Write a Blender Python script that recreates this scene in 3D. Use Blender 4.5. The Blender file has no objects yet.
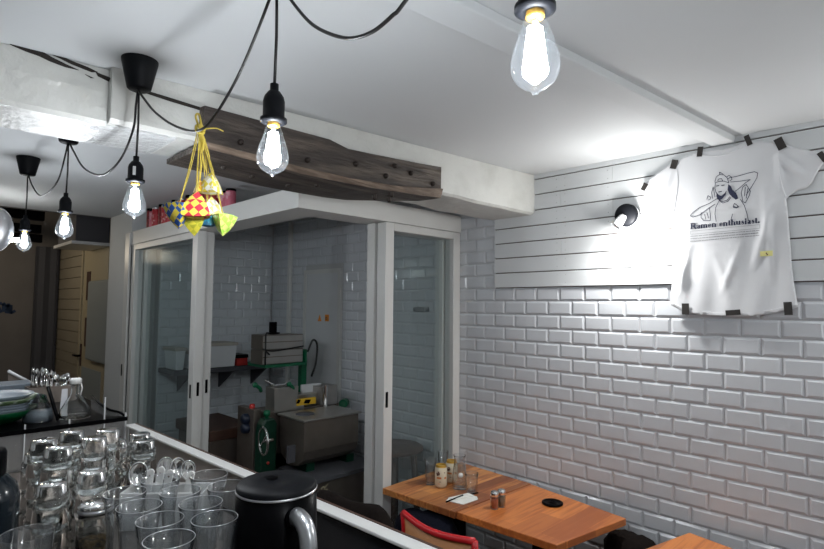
import bpy, math, random
from mathutils import Vector, Matrix
from mathutils.geometry import delaunay_2d_cdt
random.seed(7)
sc = bpy.context.scene
col = sc.collection
PI = math.pi
CAMZ = 1.71
# ---------------------------------------------------------------- camera
RX = Vector((0.7121058, -0.0474304, -0.70046819))
RY = Vector((-0.70201132, -0.03496861, -0.71130676))
RZ = RX.cross(RY).normalized()
RX.normalize(); RY = RZ.cross(RX)
F_PX = 539.04
def ray(px, py):
    c = Vector((px - 412, -(py - 274.5), -F_PX))
    return Vector((RX.dot(c), RY.dot(c), RZ.dot(c)))
O = Vector((0, 0, CAMZ))
def xp(px, py, x): d = ray(px, py); return O + d * (x / d.x)
def yp(px, py, y): d = ray(px, py); return O + d * (y / d.y)
def zp(px, py, z): d = ray(px, py); return O + d * ((z - CAMZ) / d.z)
cam_d = bpy.data.cameras.new('camera'); cam = bpy.data.objects.new('camera', cam_d); col.objects.link(cam)
cam_d.sensor_width = 36; cam_d.lens = 36 * F_PX / 824; cam_d.clip_start = 0.02
M4 = Matrix((RX, RY, RZ)).to_4x4(); M4.translation = O
cam.matrix_world = M4
sc.camera = cam
sc.view_settings.view_transform = 'Standard'; sc.view_settings.look = 'None'
sc.view_settings.gamma = 1; sc.view_settings.use_curve_mapping = False
sc.view_settings.exposure = 1.06
sc.cycles.transparent_max_bounces = 40
sc.cycles.max_bounces = 24; sc.cycles.transmission_bounces = 24; sc.cycles.glossy_bounces = 8; sc.cycles.diffuse_bounces = 5
sc.cycles.caustics_refractive = True; sc.cycles.blur_glossy = 1.0
# ---------------------------------------------------------------- materials
def mat(name, rgb, rough=0.5, metal=0, noise=None, bump=None, spec=0.5, coat=0, stretch=None, emis=None, sheen=0):
    m = bpy.data.materials.new(name); m.use_nodes = True
    nt = m.node_tree; b = nt.nodes['Principled BSDF']
    b.inputs['Base Color'].default_value = (*rgb, 1); b.inputs['Roughness'].default_value = rough
    b.inputs['Metallic'].default_value = metal; b.inputs['Specular IOR Level'].default_value = spec
    b.inputs['Coat Weight'].default_value = coat
    if sheen: b.inputs['Sheen Weight'].default_value = sheen
    tc = nt.nodes.new('ShaderNodeTexCoord'); mp = nt.nodes.new('ShaderNodeMapping')
    nt.links.new(tc.outputs['Object'], mp.inputs[0])
    if stretch: mp.inputs['Scale'].default_value = stretch
    if noise:                                   # (scale, rgb2, lo, hi)
        n = nt.nodes.new('ShaderNodeTexNoise'); n.inputs['Scale'].default_value = noise[0]; n.inputs['Detail'].default_value = 6
        nt.links.new(mp.outputs[0], n.inputs['Vector'])
        r = nt.nodes.new('ShaderNodeValToRGB'); r.color_ramp.elements[0].position = noise[2]; r.color_ramp.elements[1].position = noise[3]
        r.color_ramp.elements[0].color = (*rgb, 1); r.color_ramp.elements[1].color = (*noise[1], 1)
        nt.links.new(n.outputs['Fac'], r.inputs[0]); nt.links.new(r.outputs[0], b.inputs['Base Color'])
    if bump:                                    # (scale, strength, distance)
        n = nt.nodes.new('ShaderNodeTexNoise'); n.inputs['Scale'].default_value = bump[0]; n.inputs['Detail'].default_value = 5
        nt.links.new(mp.outputs[0], n.inputs['Vector'])
        u = nt.nodes.new('ShaderNodeBump'); u.inputs['Strength'].default_value = bump[1]; u.inputs['Distance'].default_value = bump[2]
        nt.links.new(n.outputs['Fac'], u.inputs['Height']); nt.links.new(u.outputs[0], b.inputs['Normal'])
    if emis:
        b.inputs['Emission Color'].default_value = (*emis[0], 1); b.inputs['Emission Strength'].default_value = emis[1]
    return m
def glass(name, tint=(.93, .96, .97), rough=0.02, ior=1.5, haze=0.0, hazecol=(.9, .95, 1), gain=1.0):
    m = bpy.data.materials.new(name); m.use_nodes = True
    nt = m.node_tree; nt.nodes.clear()
    out = nt.nodes.new('ShaderNodeOutputMaterial')
    t = nt.nodes.new('ShaderNodeBsdfTransparent'); t.inputs[0].default_value = (*tint, 1)
    g = nt.nodes.new('ShaderNodeBsdfGlossy'); g.inputs['Roughness'].default_value = rough
    lw_ = nt.nodes.new('ShaderNodeLayerWeight'); lw_.inputs[0].default_value = .5
    pw = nt.nodes.new('ShaderNodeMath'); pw.operation = 'POWER'; pw.inputs[1].default_value = 4.0
    f = nt.nodes.new('ShaderNodeMath'); f.operation = 'MULTIPLY_ADD'; f0 = ((ior - 1) / (ior + 1)) ** 2; f.inputs[1].default_value = (1 - f0) * gain; f.inputs[2].default_value = f0 * gain
    nt.links.new(lw_.outputs['Facing'], pw.inputs[0]); nt.links.new(pw.outputs[0], f.inputs[0])
    mx = nt.nodes.new('ShaderNodeMixShader')
    nt.links.new(f.outputs[0], mx.inputs[0]); nt.links.new(t.outputs[0], mx.inputs[1]); nt.links.new(g.outputs[0], mx.inputs[2])
    last = mx
    if haze:
        d = nt.nodes.new('ShaderNodeBsdfTranslucent'); d.inputs[0].default_value = (*hazecol, 1)
        d2 = nt.nodes.new('ShaderNodeBsdfDiffuse'); d2.inputs[0].default_value = (*hazecol, 1)
        a = nt.nodes.new('ShaderNodeMixShader'); nt.links.new(d.outputs[0], a.inputs[1]); nt.links.new(d2.outputs[0], a.inputs[2])
        mx2 = nt.nodes.new('ShaderNodeMixShader'); mx2.inputs[0].default_value = haze
        nt.links.new(mx.outputs[0], mx2.inputs[1]); nt.links.new(a.outputs[0], mx2.inputs[2]); last = mx2
    nt.links.new(last.outputs[0], out.inputs[0])
    return m
def refr(name, tint=(.97, .985, .985), rough=0.0, ior=1.45):
    m = bpy.data.materials.new(name); m.use_nodes = True
    b = m.node_tree.nodes['Principled BSDF']
    b.inputs['Base Color'].default_value = (*tint, 1); b.inputs['Transmission Weight'].default_value = 1
    b.inputs['Roughness'].default_value = rough; b.inputs['IOR'].default_value = ior
    return m
def wood(name, c1, c2, c3, plank=0.09, axis=0, rough=0.35, coat=0.2):
    """boards running along one axis, each with its own tone and a stretched grain"""
    m = bpy.data.materials.new(name); m.use_nodes = True
    nt = m.node_tree; b = nt.nodes['Principled BSDF']; b.inputs['Roughness'].default_value = rough; b.inputs['Coat Weight'].default_value = coat
    tc = nt.nodes.new('ShaderNodeTexCoord')
    br = nt.nodes.new('ShaderNodeTexBrick'); br.inputs['Scale'].default_value = 1
    br.inputs['Brick Width'].default_value = 0.55; br.inputs['Row Height'].default_value = plank
    br.inputs['Mortar Size'].default_value = 0.0008; br.inputs['Mortar'].default_value = (*[v * .35 for v in c2], 1)
    br.inputs['Color1'].default_value = (0, 0, 0, 1); br.inputs['Color2'].default_value = (1, 1, 1, 1); br.offset = 0.37
    mp = nt.nodes.new('ShaderNodeMapping'); nt.links.new(tc.outputs['Object'], mp.inputs[0])
    if axis == 1: mp.inputs['Rotation'].default_value = (0, 0, PI / 2)
    nt.links.new(mp.outputs[0], br.inputs['Vector'])
    mp2 = nt.nodes.new('ShaderNodeMapping'); nt.links.new(mp.outputs[0], mp2.inputs[0]); mp2.inputs['Scale'].default_value = (2.2, 22, 22)
    n = nt.nodes.new('ShaderNodeTexNoise'); n.inputs['Scale'].default_value = 1.3; n.inputs['Detail'].default_value = 7; n.inputs['Distortion'].default_value = 1.2
    nt.links.new(mp2.outputs[0], n.inputs['Vector'])
    r = nt.nodes.new('ShaderNodeValToRGB'); e = r.color_ramp.elements
    e[0].position = .38; e[0].color = (*c2, 1); e[1].position = .58; e[1].color = (*c1, 1)
    nt.links.new(n.outputs['Fac'], r.inputs[0])
    mx = nt.nodes.new('ShaderNodeMix'); mx.data_type = 'RGBA'; mx.blend_type = 'MIX'
    sep = nt.nodes.new('ShaderNodeMath'); sep.operation = 'MULTIPLY'; sep.inputs[1].default_value = .95
    nt.links.new(br.outputs['Color'], sep.inputs[0]); nt.links.new(sep.outputs[0], mx.inputs[0])
    nt.links.new(r.outputs[0], mx.inputs[6]); mx.inputs[7].default_value = (*c3, 1)
    nt.links.new(mx.outputs[2], b.inputs['Base Color'])
    return m
def woven(name, a, b_, scale=55):
    m = bpy.data.materials.new(name); m.use_nodes = True
    nt = m.node_tree; b = nt.nodes['Principled BSDF']; b.inputs['Roughness'].default_value = .45
    tc = nt.nodes.new('ShaderNodeTexCoord'); mp = nt.nodes.new('ShaderNodeMapping'); mp.inputs['Rotation'].default_value = (.6, .5, .8)
    nt.links.new(tc.outputs['Object'], mp.inputs[0])
    c = nt.nodes.new('ShaderNodeTexChecker'); c.inputs['Scale'].default_value = scale
    c.inputs[1].default_value = (*a, 1); c.inputs[2].default_value = (*b_, 1)
    nt.links.new(mp.outputs[0], c.inputs['Vector']); nt.links.new(c.outputs['Color'], b.inputs['Base Color'])
    return m
M = {}
M['ceiling'] = mat('ceiling_paint', (.62, .64, .65), .75, bump=(3, .15, .01))
M['tile'] = mat('white_glazed_tile', (.58, .60, .63), .16, spec=.5)
M['grout'] = mat('grout', (.50, .50, .50), .8)
M['plank'] = mat('white_painted_planks', (.62, .64, .65), .5, bump=(14, .12, .004), stretch=(1, .25, 3))
M['beamwhite'] = mat('flaking_white_paint', (.60, .60, .57), .42, noise=(9, (.52, .52, .49), .5, .75), bump=(26, .55, .012), coat=.15)
M['beamgloss'] = mat('glossy_cracked_white_paint', (.66, .67, .67), .22, bump=(42, .9, .010), coat=.4)
M['crack'] = mat('dark_crack', (.02, .016, .013), .9)
M['oldwood'] = mat('old_brown_timber', (.035, .025, .020), .55, noise=(5, (.14, .11, .085), .45, .78), bump=(16, .8, .012), stretch=(.7, 5, 5))
M['oldwood2'] = mat('old_timber_edge', (.12, .085, .062), .6, noise=(9, (.28, .21, .155), .4, .75), bump=(20, .8, .010), stretch=(.8, 6, 6))
M['nail'] = mat('rusty_bolt', (.03, .022, .018), .5, .6)
M['frame'] = mat('white_metal_frame', (.62, .62, .60), .35)
M['fascia'] = mat('white_fascia_paint', (.63, .63, .61), .4)
M['pane'] = glass('door_glass', (.90, .925, .925), .12, 1.30, .05, (.62, .66, .68), .03)  # haze colour stands in for grey reflections in the pane
M['black'] = mat('black_plastic', (.002, .002, .0025), .3, spec=.04)
M['matteblack'] = mat('matte_black_plastic', (.004, .0045, .006), .5, spec=.12)
M['cable'] = mat('black_cable', (.010, .009, .009), .4)
M['steel'] = mat('brushed_steel', (.42, .40, .38), .32, .9, noise=(6, (.5, .47, .44), .4, .7), bump=(30, .05, .002))
M['steeldull'] = mat('dull_steel', (.22, .185, .16), .38, .8, noise=(4, (.28, .245, .215), .4, .7))
M['chrome'] = mat('chrome', (.8, .8, .8), .08, 1)
M['silver'] = mat('satin_silver', (.55, .56, .58), .28, .9)
M['green'] = mat('green_enamel', (.0, .11, .045), .4)
M['darkgreen'] = mat('dark_green_enamel', (.0, .03, .015), .4)
M['white'] = mat('white_ceramic', (.72, .72, .70), .25)
M['whitep'] = mat('white_plastic', (.62, .63, .64), .35)
M['table'] = wood('orange_wood_boards', (.80, .35, .105), (.40, .115, .03), (.20, .055, .018), .07, 0)
M['table2'] = wood('orange_wood_boards_smooth', (.68, .235, .058), (.44, .125, .03), (.33, .09, .025), .12, 0)
M['darkwood'] = mat('dark_brown_wood', (.055, .025, .016), .45, noise=(6, (.09, .045, .03), .4, .7), stretch=(1, 1, .2))
M['red'] = mat('red_tube', (.55, .015, .02), .35)
M['tan'] = mat('tan_orange_vinyl', (.42, .17, .05), .5)
M['cotton'] = mat('white_cotton', (.66, .67, .69), .9, bump=(300, .05, .001))
M['ink'] = mat('dark_blue_ink', (.02, .025, .06), .8)
M['tape'] = mat('black_gaffer_tape', (.018, .014, .012), .6)
M['bulb'] = glass('bulb_glass', (.97, .98, 1), .02, 1.45, .003, (.85, .93, 1))
M['filament'] = mat('led_filament', (1, 1, 1), .5, emis=((.88, .95, 1), 60))
M['glow'] = mat('lamp_diffuser', (1, 1, 1), .5, emis=((1, 1, .98), 30))
M['thin'] = glass('drinking_glass', (.90, .93, .94), .03, 1.55, .035, (.7, .76, .8))
M['thin2'] = glass('carafe_glass', (.86, .90, .93), .03, 1.5, .05, (.6, .7, .78))
M['water'] = glass('water', (.93, .95, .96), .01, 1.33)
M['cream'] = mat('cream_door_paint', (.42, .36, .24), .5)
M['creamplank'] = mat('cream_plank_paint', (.32, .28, .21), .55, bump=(10, .1, .004))
M['greywall'] = mat('grey_brown_wall', (.17, .155, .145), .8, noise=(2, (.14, .13, .12), .4, .7))
M['wallpaint'] = mat('white_wall_paint', (.56, .58, .58), .6)
M['floor'] = mat('dark_floor', (.10, .08, .07), .5, noise=(3, (.07, .055, .05), .4, .6))
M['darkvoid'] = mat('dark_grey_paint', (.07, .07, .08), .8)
M['navy'] = mat('dark_navy_cloth', (.005, .006, .012), .9, bump=(12, .6, .03), spec=.1)
M['coat'] = mat('black_brown_cloth', (.010, .007, .006), .9, bump=(12, .6, .03), spec=.1)
M['gold'] = mat('gold_can_top', (.62, .36, .06), .3, .7)
M['canbody'] = mat('cream_can_print', (.66, .60, .46), .4)
M['canmark'] = mat('brown_can_print', (.10, .04, .03), .5)
M['canmark2'] = mat('orange_can_print', (.55, .20, .06), .5)
M['cotmark'] = mat('fine_print_ink', (.20, .20, .22), .8)
M['yellow'] = mat('yellow_ribbon', (.50, .38, .05), .5)
M['orange'] = mat('orange_sticker', (.75, .25, .02), .5)
M['hazy'] = mat('hazard_yellow', (.70, .42, .02), .5)
M['redp'] = mat('red_plastic', (.45, .02, .015), .4)
M['blue'] = mat('blue_socket', (.006, .012, .03), .4)
M['clearbox'] = mat('translucent_tub', (.72, .73, .74), .4); M['beige'] = mat('beige_lid', (.42, .38, .33), .5)
M['tea'] = mat('dried_tea', (.10, .06, .02), .9, noise=(60, (.02, .012, .006), .45, .6), bump=(80, 1, .01))
M['chili'] = mat('red_spice', (.38, .06, .01), .7)
M['pepper'] = mat('grey_spice', (.16, .13, .09), .8)
M['paper'] = mat('white_napkin', (.72, .72, .68), .85)
M['yellowtag'] = mat('yellow_sticker', (.80, .76, .30), .6)
M['acryl'] = glass('clear_acrylic', (.86, .87, .88), .03, 1.5, .16, (.75, .75, .74))
M['bowlgreen'] = mat('green_bowl_enamel', (.0, .05, .015), .3)
M['plate'] = mat('grey_plate_glaze', (.14, .17, .20), .3)
M['leaf'] = mat('painted_leaf_plate', (.06, .10, .04), .4, noise=(30, (.32, .36, .34), .5, .65))
M['lightgrey'] = mat('light_grey_board', (.30, .33, .33), .5)
M['glass'] = refr('drinking_glass', (.95, .97, .97)); M['glass2'] = glass('carafe_glass', (.955, .965, .97), .05, 1.6, .013, (.62, .70, .78), 1.8); M['tglass'] = glass('table_glass', (.95, .965, .97), .03, 1.6, .005, (.8, .85, .9), 1.8)
M['tintblue'] = glass('blue_tinted_glass', (.55, .65, .85), .03, 1.5, .08, (.5, .6, .8))
M['liquid'] = mat('dark_liquid', (.008, .012, .016), .12)
M['backdark'] = mat('black_steel_panel', (.016, .018, .022), .22, .3)

# ---------------------------------------------------------------- mesh helper
class MB:
    def __init__(s): s.v = []; s.f = []; s.sm = []
    def add(s, vs, fs, smooth=False):
        n = len(s.v); s.v += [Vector(v) for v in vs]; s.f += [tuple(i + n for i in f) for f in fs]; s.sm += [smooth] * len(fs); return s
    def box(s, a, b):
        x0, y0, z0 = a; x1, y1, z1 = b
        return s.add([(x0, y0, z0), (x1, y0, z0), (x1, y1, z0), (x0, y1, z0), (x0, y0, z1), (x1, y0, z1), (x1, y1, z1), (x0, y1, z1)],
                     [(0, 3, 2, 1), (4, 5, 6, 7), (0, 1, 5, 4), (1, 2, 6, 5), (2, 3, 7, 6), (3, 0, 4, 7)])
    def obox(s, c, size, rz=0, rx=0, ry=0):
        R = Matrix.Rotation(rz, 3, 'Z') @ Matrix.Rotation(ry, 3, 'Y') @ Matrix.Rotation(rx, 3, 'X')
        h = [v / 2 for v in size]; c = Vector(c)
        vs = [c + R @ Vector((sx * h[0], sy * h[1], sz * h[2])) for sz in (-1, 1) for sx, sy in ((-1, -1), (1, -1), (1, 1), (-1, 1))]
        return s.add(vs, [(0, 3, 2, 1), (4, 5, 6, 7), (0, 1, 5, 4), (1, 2, 6, 5), (2, 3, 7, 6), (3, 0, 4, 7)])
    def prism(s, pts, off):
        """closed polygon of 3D points pushed along a vector"""
        n = len(pts); off = Vector(off)
        vs = [Vector(p) for p in pts] + [Vector(p) + off for p in pts]
        return s.add(vs, [tuple(range(n))[::-1], tuple(range(n, 2 * n))] + [(i, (i + 1) % n, n + (i + 1) % n, n + i) for i in range(n)])
    def lathe(s, c, prof, n=32, axis=(0, 0, 1), cap=False):
        c = Vector(c); q = Vector((0, 0, 1)).rotation_difference(Vector(axis)); vs = []; fs = []
        m = len(prof)
        for i in range(n):
            a = 2 * PI * i / n
            for r, z in prof: vs.append(c + q @ Vector((r * math.cos(a), r * math.sin(a), z)))
        for i in range(n):
            j = (i + 1) % n
            for k in range(m - 1): fs.append((i * m + k, j * m + k, j * m + k + 1, i * m + k + 1))
        s.add(vs, fs, True)
        return s
    def cyl(s, a, b, r, r2=None, n=20):
        a = Vector(a); b = Vector(b); L = (b - a).length; r2 = r if r2 is None else r2
        s.lathe(a, [(1e-5, 0), (r, 0), (r, 0)], n, (b - a)); s.lathe(a, [(r, 0), (r2, L)], n, (b - a)); s.lathe(a, [(r2, L), (r2, L), (1e-5, L)], n, (b - a))
        return s
    def tube(s, pts, r, n=10, rf=None, closed=False):
        pts = [Vector(p) for p in pts]; vs = []; fs = []; N = len(pts)
        up = Vector((0, 0, 1)); pv = None
        for i, p in enumerate(pts):
            if closed: t = pts[(i + 1) % N] - pts[i - 1]
            else: t = pts[min(i + 1, N - 1)] - pts[max(i - 1, 0)]
            t = t.normalized() if t.length > 1e-9 else Vector((0, 0, 1))
            if pv is None:
                u = t.cross(up)
                if u.length < .1: u = t.cross(Vector((1, 0, 0)))
            else: u = pv - t * pv.dot(t)
            u.normalize(); pv = u; w = t.cross(u)
            rr = rf(i / (N - 1)) * r if rf else r
            for k in range(n):
                a = 2 * PI * k / n; vs.append(p + (u * math.cos(a) + w * math.sin(a)) * rr)
        for i in range(N if closed else N - 1):
            j = (i + 1) % N
            for k in range(n):
                l = (k + 1) % n; fs.append((i * n + k, i * n + l, j * n + l, j * n + k))
        if not closed: fs += [tuple(range(n))[::-1], tuple(range((N - 1) * n, N * n))]
        s.add(vs, fs, True); return s
    def sphere(s, c, r, n=16, sc=(1, 1, 1)):
        c = Vector(c); m = n // 2; vs = []; fs = []
        for i in range(m + 1):
            t = PI * i / m
            for k in range(n):
                a = 2 * PI * k / n
                vs.append(c + Vector((r * sc[0] * math.sin(t) * math.cos(a), r * sc[1] * math.sin(t) * math.sin(a), r * sc[2] * math.cos(t))))
        for i in range(m):
            for k in range(n): fs.append((i * n + k, i * n + (k + 1) % n, (i + 1) * n + (k + 1) % n, (i + 1) * n + k))
        s.add(vs, fs, True); return s
    def build(s, name, m, parent=None, bevel=0, solid=0, sub=0):
        off = Vector((0, 0, 0)); p = parent
        while p is not None: off += p.location; p = p.parent
        me = bpy.data.meshes.new(name); me.from_pydata([tuple(v - off) for v in s.v], [], s.f)
        me.polygons.foreach_set('use_smooth', s.sm)
        me.materials.append(m); me.validate(); me.update()
        o = bpy.data.objects.new(name, me); col.objects.link(o); o.parent = parent
        if bevel:
            b = o.modifiers.new('bevel', 'BEVEL'); b.width = bevel; b.segments = 2; b.limit_method = 'ANGLE'; b.angle_limit = math.radians(50)
        if solid: q = o.modifiers.new('solid', 'SOLIDIFY'); q.thickness = solid; q.offset = 0
        if sub: q = o.modifiers.new('sub', 'SUBSURF'); q.levels = sub; q.render_levels = sub
        return o
def spline(pts, n=8):
    pts = [Vector(p) for p in pts]; out = []
    P = [2 * pts[0] - pts[1]] + pts + [2 * pts[-1] - pts[-2]]
    for i in range(1, len(P) - 2):
        for k in range(n):
            t = k / n; a, b, c, d = P[i - 1:i + 3]
            out.append(.5 * ((2 * b) + (c - a) * t + (2 * a - 5 * b + 4 * c - d) * t * t + (3 * b - a - 3 * c + d) * t ** 3))
    out.append(pts[-1]); return out
def tag(o, label=None, cat=None, group=None, kind=None):
    if label: o['label'] = label
    if cat: o['category'] = cat
    if group: o['group'] = group
    if kind: o['kind'] = kind
    return o
def thing(name, loc, label, cat, group=None):
    o = bpy.data.objects.new(name, None); col.objects.link(o); o.location = loc; o.empty_display_size = .05
    return tag(o, label, cat, group)
def struct(o): o['kind'] = 'structure'; return o
def copy_tree(o, parent=None):
    c = o.copy(); col.objects.link(c); c.parent = parent
    for ch in [x for x in bpy.data.objects if x.parent == o]: copy_tree(ch, c)
    return c
def relabel(o, label): o['label'] = label; return o
def text_mesh(s, size, origin, right, up, mb, thick=.0005, bold=0):
    cu = bpy.data.curves.new('t', 'FONT'); cu.body = s; cu.size = size; cu.offset = bold; cu.resolution_u = 3
    o = bpy.data.objects.new('t', cu); col.objects.link(o)
    dg = bpy.context.evaluated_depsgraph_get(); me = bpy.data.meshes.new_from_object(o.evaluated_get(dg))
    right = Vector(right); up = Vector(up); origin = Vector(origin)
    mb.add([origin + right * v.co.x + up * v.co.y for v in me.vertices], [tuple(p.vertices) for p in me.polygons])
    bpy.data.objects.remove(o); bpy.data.meshes.remove(me)

# ================================================================ SETTING
CZ = 2.452; WX = 2.6; KY = 4.5
TP = 0.0757; TW = 0.1427
ZCAP = 1.8185
def tiles(mb, fn, u0, u1, z0, z1, ztop, uoff, holes=()):
    """bevelled metro tiles in running bond; fn(u, z, d) -> point, d = height above the grout"""
    k0 = int(math.floor((ztop - z1) / TP)) - 1; k1 = int(math.ceil((ztop - z0) / TP)) + 1
    for k in range(k0, k1):
        zt = ztop - k * TP; zb = zt - TP
        a_z = max(zb + .001, z0); b_z = min(zt - .001, z1)
        if b_z - a_z < .012: continue
        sh = uoff + (TW / 2 if k % 2 else 0)
        j = math.floor((u0 - sh) / TW)
        while sh + j * TW < u1:
            a = max(sh + j * TW + .001, u0); b = min(sh + (j + 1) * TW - .001, u1); j += 1
            segs = [(a, b)]
            for (h0, h1, hz0, hz1) in holes:
                if a_z < hz1 and b_z > hz0:
                    ns = []
                    for (p, q) in segs:
                        if q <= h0 or p >= h1: ns.append((p, q)); continue
                        if p < h0: ns.append((p, h0))
                        if q > h1: ns.append((h1, q))
                    segs = ns
            for p, q in segs:
                if q - p < .012: continue
                ii = min(.0105, (q - p) * .4); iz = min(.0105, (b_z - a_z) * .4)
                vs = [fn(p, a_z, 0), fn(q, a_z, 0), fn(q, b_z, 0), fn(p, b_z, 0), fn(p, a_z, .001), fn(q, a_z, .001), fn(q, b_z, .001), fn(p, b_z, .001),
                      fn(p + ii, a_z + iz, .0062), fn(q - ii, a_z + iz, .0062), fn(q - ii, b_z - iz, .0062), fn(p + ii, b_z - iz, .0062)]
                mb.add(vs, [(0, 1, 5, 4), (1, 2, 6, 5), (2, 3, 7, 6), (3, 0, 4, 7), (4, 5, 9, 8), (5, 6, 10, 9), (6, 7, 11, 10), (7, 4, 8, 11), (8, 9, 10, 11)])
YM = -1.6
struct(MB().box((-1.9, YM - .2, -.1), (2.8, 8.3, 0)).build('floor', M['floor']))
# ceiling of the front room and (higher, darker) of the far room
struct(MB().box((-1.9, YM - .2, CZ), (2.8, 5.17, CZ + .14)).build('ceiling', M['ceiling']))
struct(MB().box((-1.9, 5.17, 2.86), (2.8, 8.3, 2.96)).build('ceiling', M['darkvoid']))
# right wall: backing, tiles, planks
wr = MB().box((WX + .004, YM, 0), (WX + .16, KY + .2, CZ)).build('wall_right', M['grout']); struct(wr)
DY0, DY1, DZ = 3.46, 3.91, 1.97
tm = MB(); hole = ((DY0 - .04, DY1 + .04, 0, DZ + .04), (YM, 1.93, ZCAP, CZ))
tiles(tm, lambda u, z, d: Vector((WX + .004 - d, u, z)), YM, KY, 0.0, CZ, ZCAP, 1.937 % TW, hole)
tm.build('tiling', M['tile'], wr)
pm = MB(); z = ZCAP + .004
random.seed(3)
while z < CZ - .004:
    z1 = min(z + .0865 - .0055, CZ)
    y = 1.93
    for cut in ((1.49 if int(z * 100) % 2 else 1.2), YM):
        pm.box((WX - .012, cut + .0006, z), (WX + .004, y, z1)); y = cut
    z += .0865
pm.build('planks', M['plank'], wr, bevel=.0012)
pn = MB()
for k in range(7):
    for yy in (1.515, 1.465, 1.225, .2):
        for dz in (.02, .062):
            p = Vector((WX - .0125, yy, ZCAP + .004 + k * .0865 + dz))
            pn.cyl(p, p + Vector((-.0008, 0, 0)), .0022, n=8)
pn.build('nail_heads', M['grout'], wr)
# dark gap shown between planks
MB().box((WX + .0005, YM, ZCAP), (WX + .0035, 1.93, CZ)).build('plank_gap', M['darkwood'], wr)
struct(MB().box((WX - .004, 1.93, ZCAP - .001), (WX + .004, 1.936, CZ)).build('trim_1', M['plank']))
# left wall, rear wall (behind the camera)
struct(MB().box((-1.9, YM, 0), (-1.75, 8.2, 2.9)).build('wall_left', M['wallpaint']))
struct(MB().box((-1.75, YM - .15, 0), (2.76, YM, CZ)).build('wall_rear', M['wallpaint']))
# wall block behind the kitchen
wb = MB().box((1.40, 4.60, 0), (2.76, 5.17, CZ)).build('wall_kitchen_back', M['wallpaint']); struct(wb)
tb = MB()
MB().box((1.592, KY, 0), (WX, 4.60, CZ)).build('grout_backing', M['grout'], wb)
tiles(tb, lambda u, z, d: Vector((u, KY - d, z)), 1.594, WX - .006, 0, CZ, ZCAP, .03)
tb.build('tiling', M['tile'], wb)
# far room
fb = MB().box((-1.75, 8.0, 0), (2.7, 8.15, 2.86)).build('wall_back', M['greywall']); struct(fb)
fr = MB().box((1.62, 5.17, 0), (2.7, 8.0, 2.86)).build('wall_far_right', M['creamplank']); struct(fr)
fp = MB(); z = .02
while z < 2.5:
    fp.box((1.598, 6.86, z), (1.62, 7.985, z + .118)); z += .124
fp.build('planks', M['creamplank'], fr, bevel=.003)
struct(MB().box((1.5, 7.45, 0), (1.597, 7.985, 2.5)).build('trim_2', M['darkvoid'])) if False else None
# soffit that closes the step between the two ceilings
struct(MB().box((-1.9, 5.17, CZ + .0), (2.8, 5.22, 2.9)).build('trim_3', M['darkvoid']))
# ---- old ceiling beam
def bfy(x): return 1.657 + (2.6 - x) * .0866
def bzb(x): return 2.226 + (2.6 - x) * .023
bm_ = thing('ceiling_beam', (1.0, 1.95, CZ), 'long white-painted old timber beam crossing the ceiling, flaking and cracked', 'beam')
def beamseg(mb, x0, x1, extra, n=14, seed=1, rise=0):
    rnd = random.Random(seed); P = []
    for i in range(n + 1):
        x = x0 + (x1 - x0) * i / n; j = rnd.uniform(-.004, .004)
        yf = bfy(x) + extra; yb = bfy(x) + .29; zb = bzb(x) + j
        P.append([(x, yf, CZ - .001), (x, yf - .004 + j, zb + .1), (x, yf + j * .5, zb + .012), (x, yf + .014, zb), (x, yb, zb + j), (x, yb, CZ - .001)])
    for i in range(n):
        for k in range(5): mb.add([P[i][k], P[i + 1][k], P[i + 1][k + 1], P[i][k + 1]], [(0, 1, 2, 3)])
    mb.add(P[0], [tuple(range(6))]); mb.add(P[-1], [tuple(range(6))[::-1]])
f = MB(); beamseg(f, -1.75, .485, .035, seed=4); f.build('left_section', M['beamwhite'], bm_)
f = MB(); beamseg(f, .485, 2.598, 0, seed=5); f.build('right_section', M['beamwhite'], bm_)
# glossy painted soffit of the beam
f = MB()
for i in range(30):
    xs = [-.9 + i * .053, -.9 + (i + 1) * .053]
    q = []
    for x in xs: q += [(x, bfy(x) + (.052 if x < .485 else .02), bzb(x) - .003), (x, bfy(x) + .287, bzb(x) - .003)]
    f.add([q[0], q[2], q[3], q[1], *[tuple(Vector(v) + Vector((0, 0, .006))) for v in (q[0], q[2], q[3], q[1])]], [(0, 1, 2, 3), (4, 7, 6, 5), (0, 4, 5, 1), (1, 5, 6, 2), (2, 6, 7, 3), (3, 7, 4, 0)])
f.build('glossy_underside', M['beamgloss'], bm_)
def facept(px, py, d=.0):
    """point on the front face of the beam, d metres in front of it"""
    dd = ray(px, py); t = 0
    # plane: y = 1.657 + (2.6 - x) * .0866 - d
    a = dd.y + .0866 * dd.x; e = .035 if px < 127 else 0
    return O + dd * ((1.657 + 2.6 * .0866 - d + e) / a)
cr = MB()
for poly in ([(3, 40), (14, 41), (27, 46), (40, 50), (52, 57), (66, 64), (79, 70), (66, 67), (50, 61), (40, 56), (26, 51), (12, 45)],
             [(40, 48), (52, 51), (70, 60), (88, 67), (98, 72), (92, 72), (72, 64), (56, 56), (46, 52)],
             [(85, 74), (94, 78), (91, 78)],
             [(96, 72), (112, 78), (132, 87), (131, 90), (112, 83), (98, 76)],
             [(145, 90), (165, 96), (200, 107), (200, 110), (170, 101), (146, 93)]):
    cr.prism([facept(x, y, .0055) for x, y in poly], (0, .004, 0))
cr.build('crack', M['crack'], bm_)
tr = MB()                                      # pale strip of filler where beam meets ceiling, right of the bolts
for a, b in (((146, 72), (535, 170)),):
    pass
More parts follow.
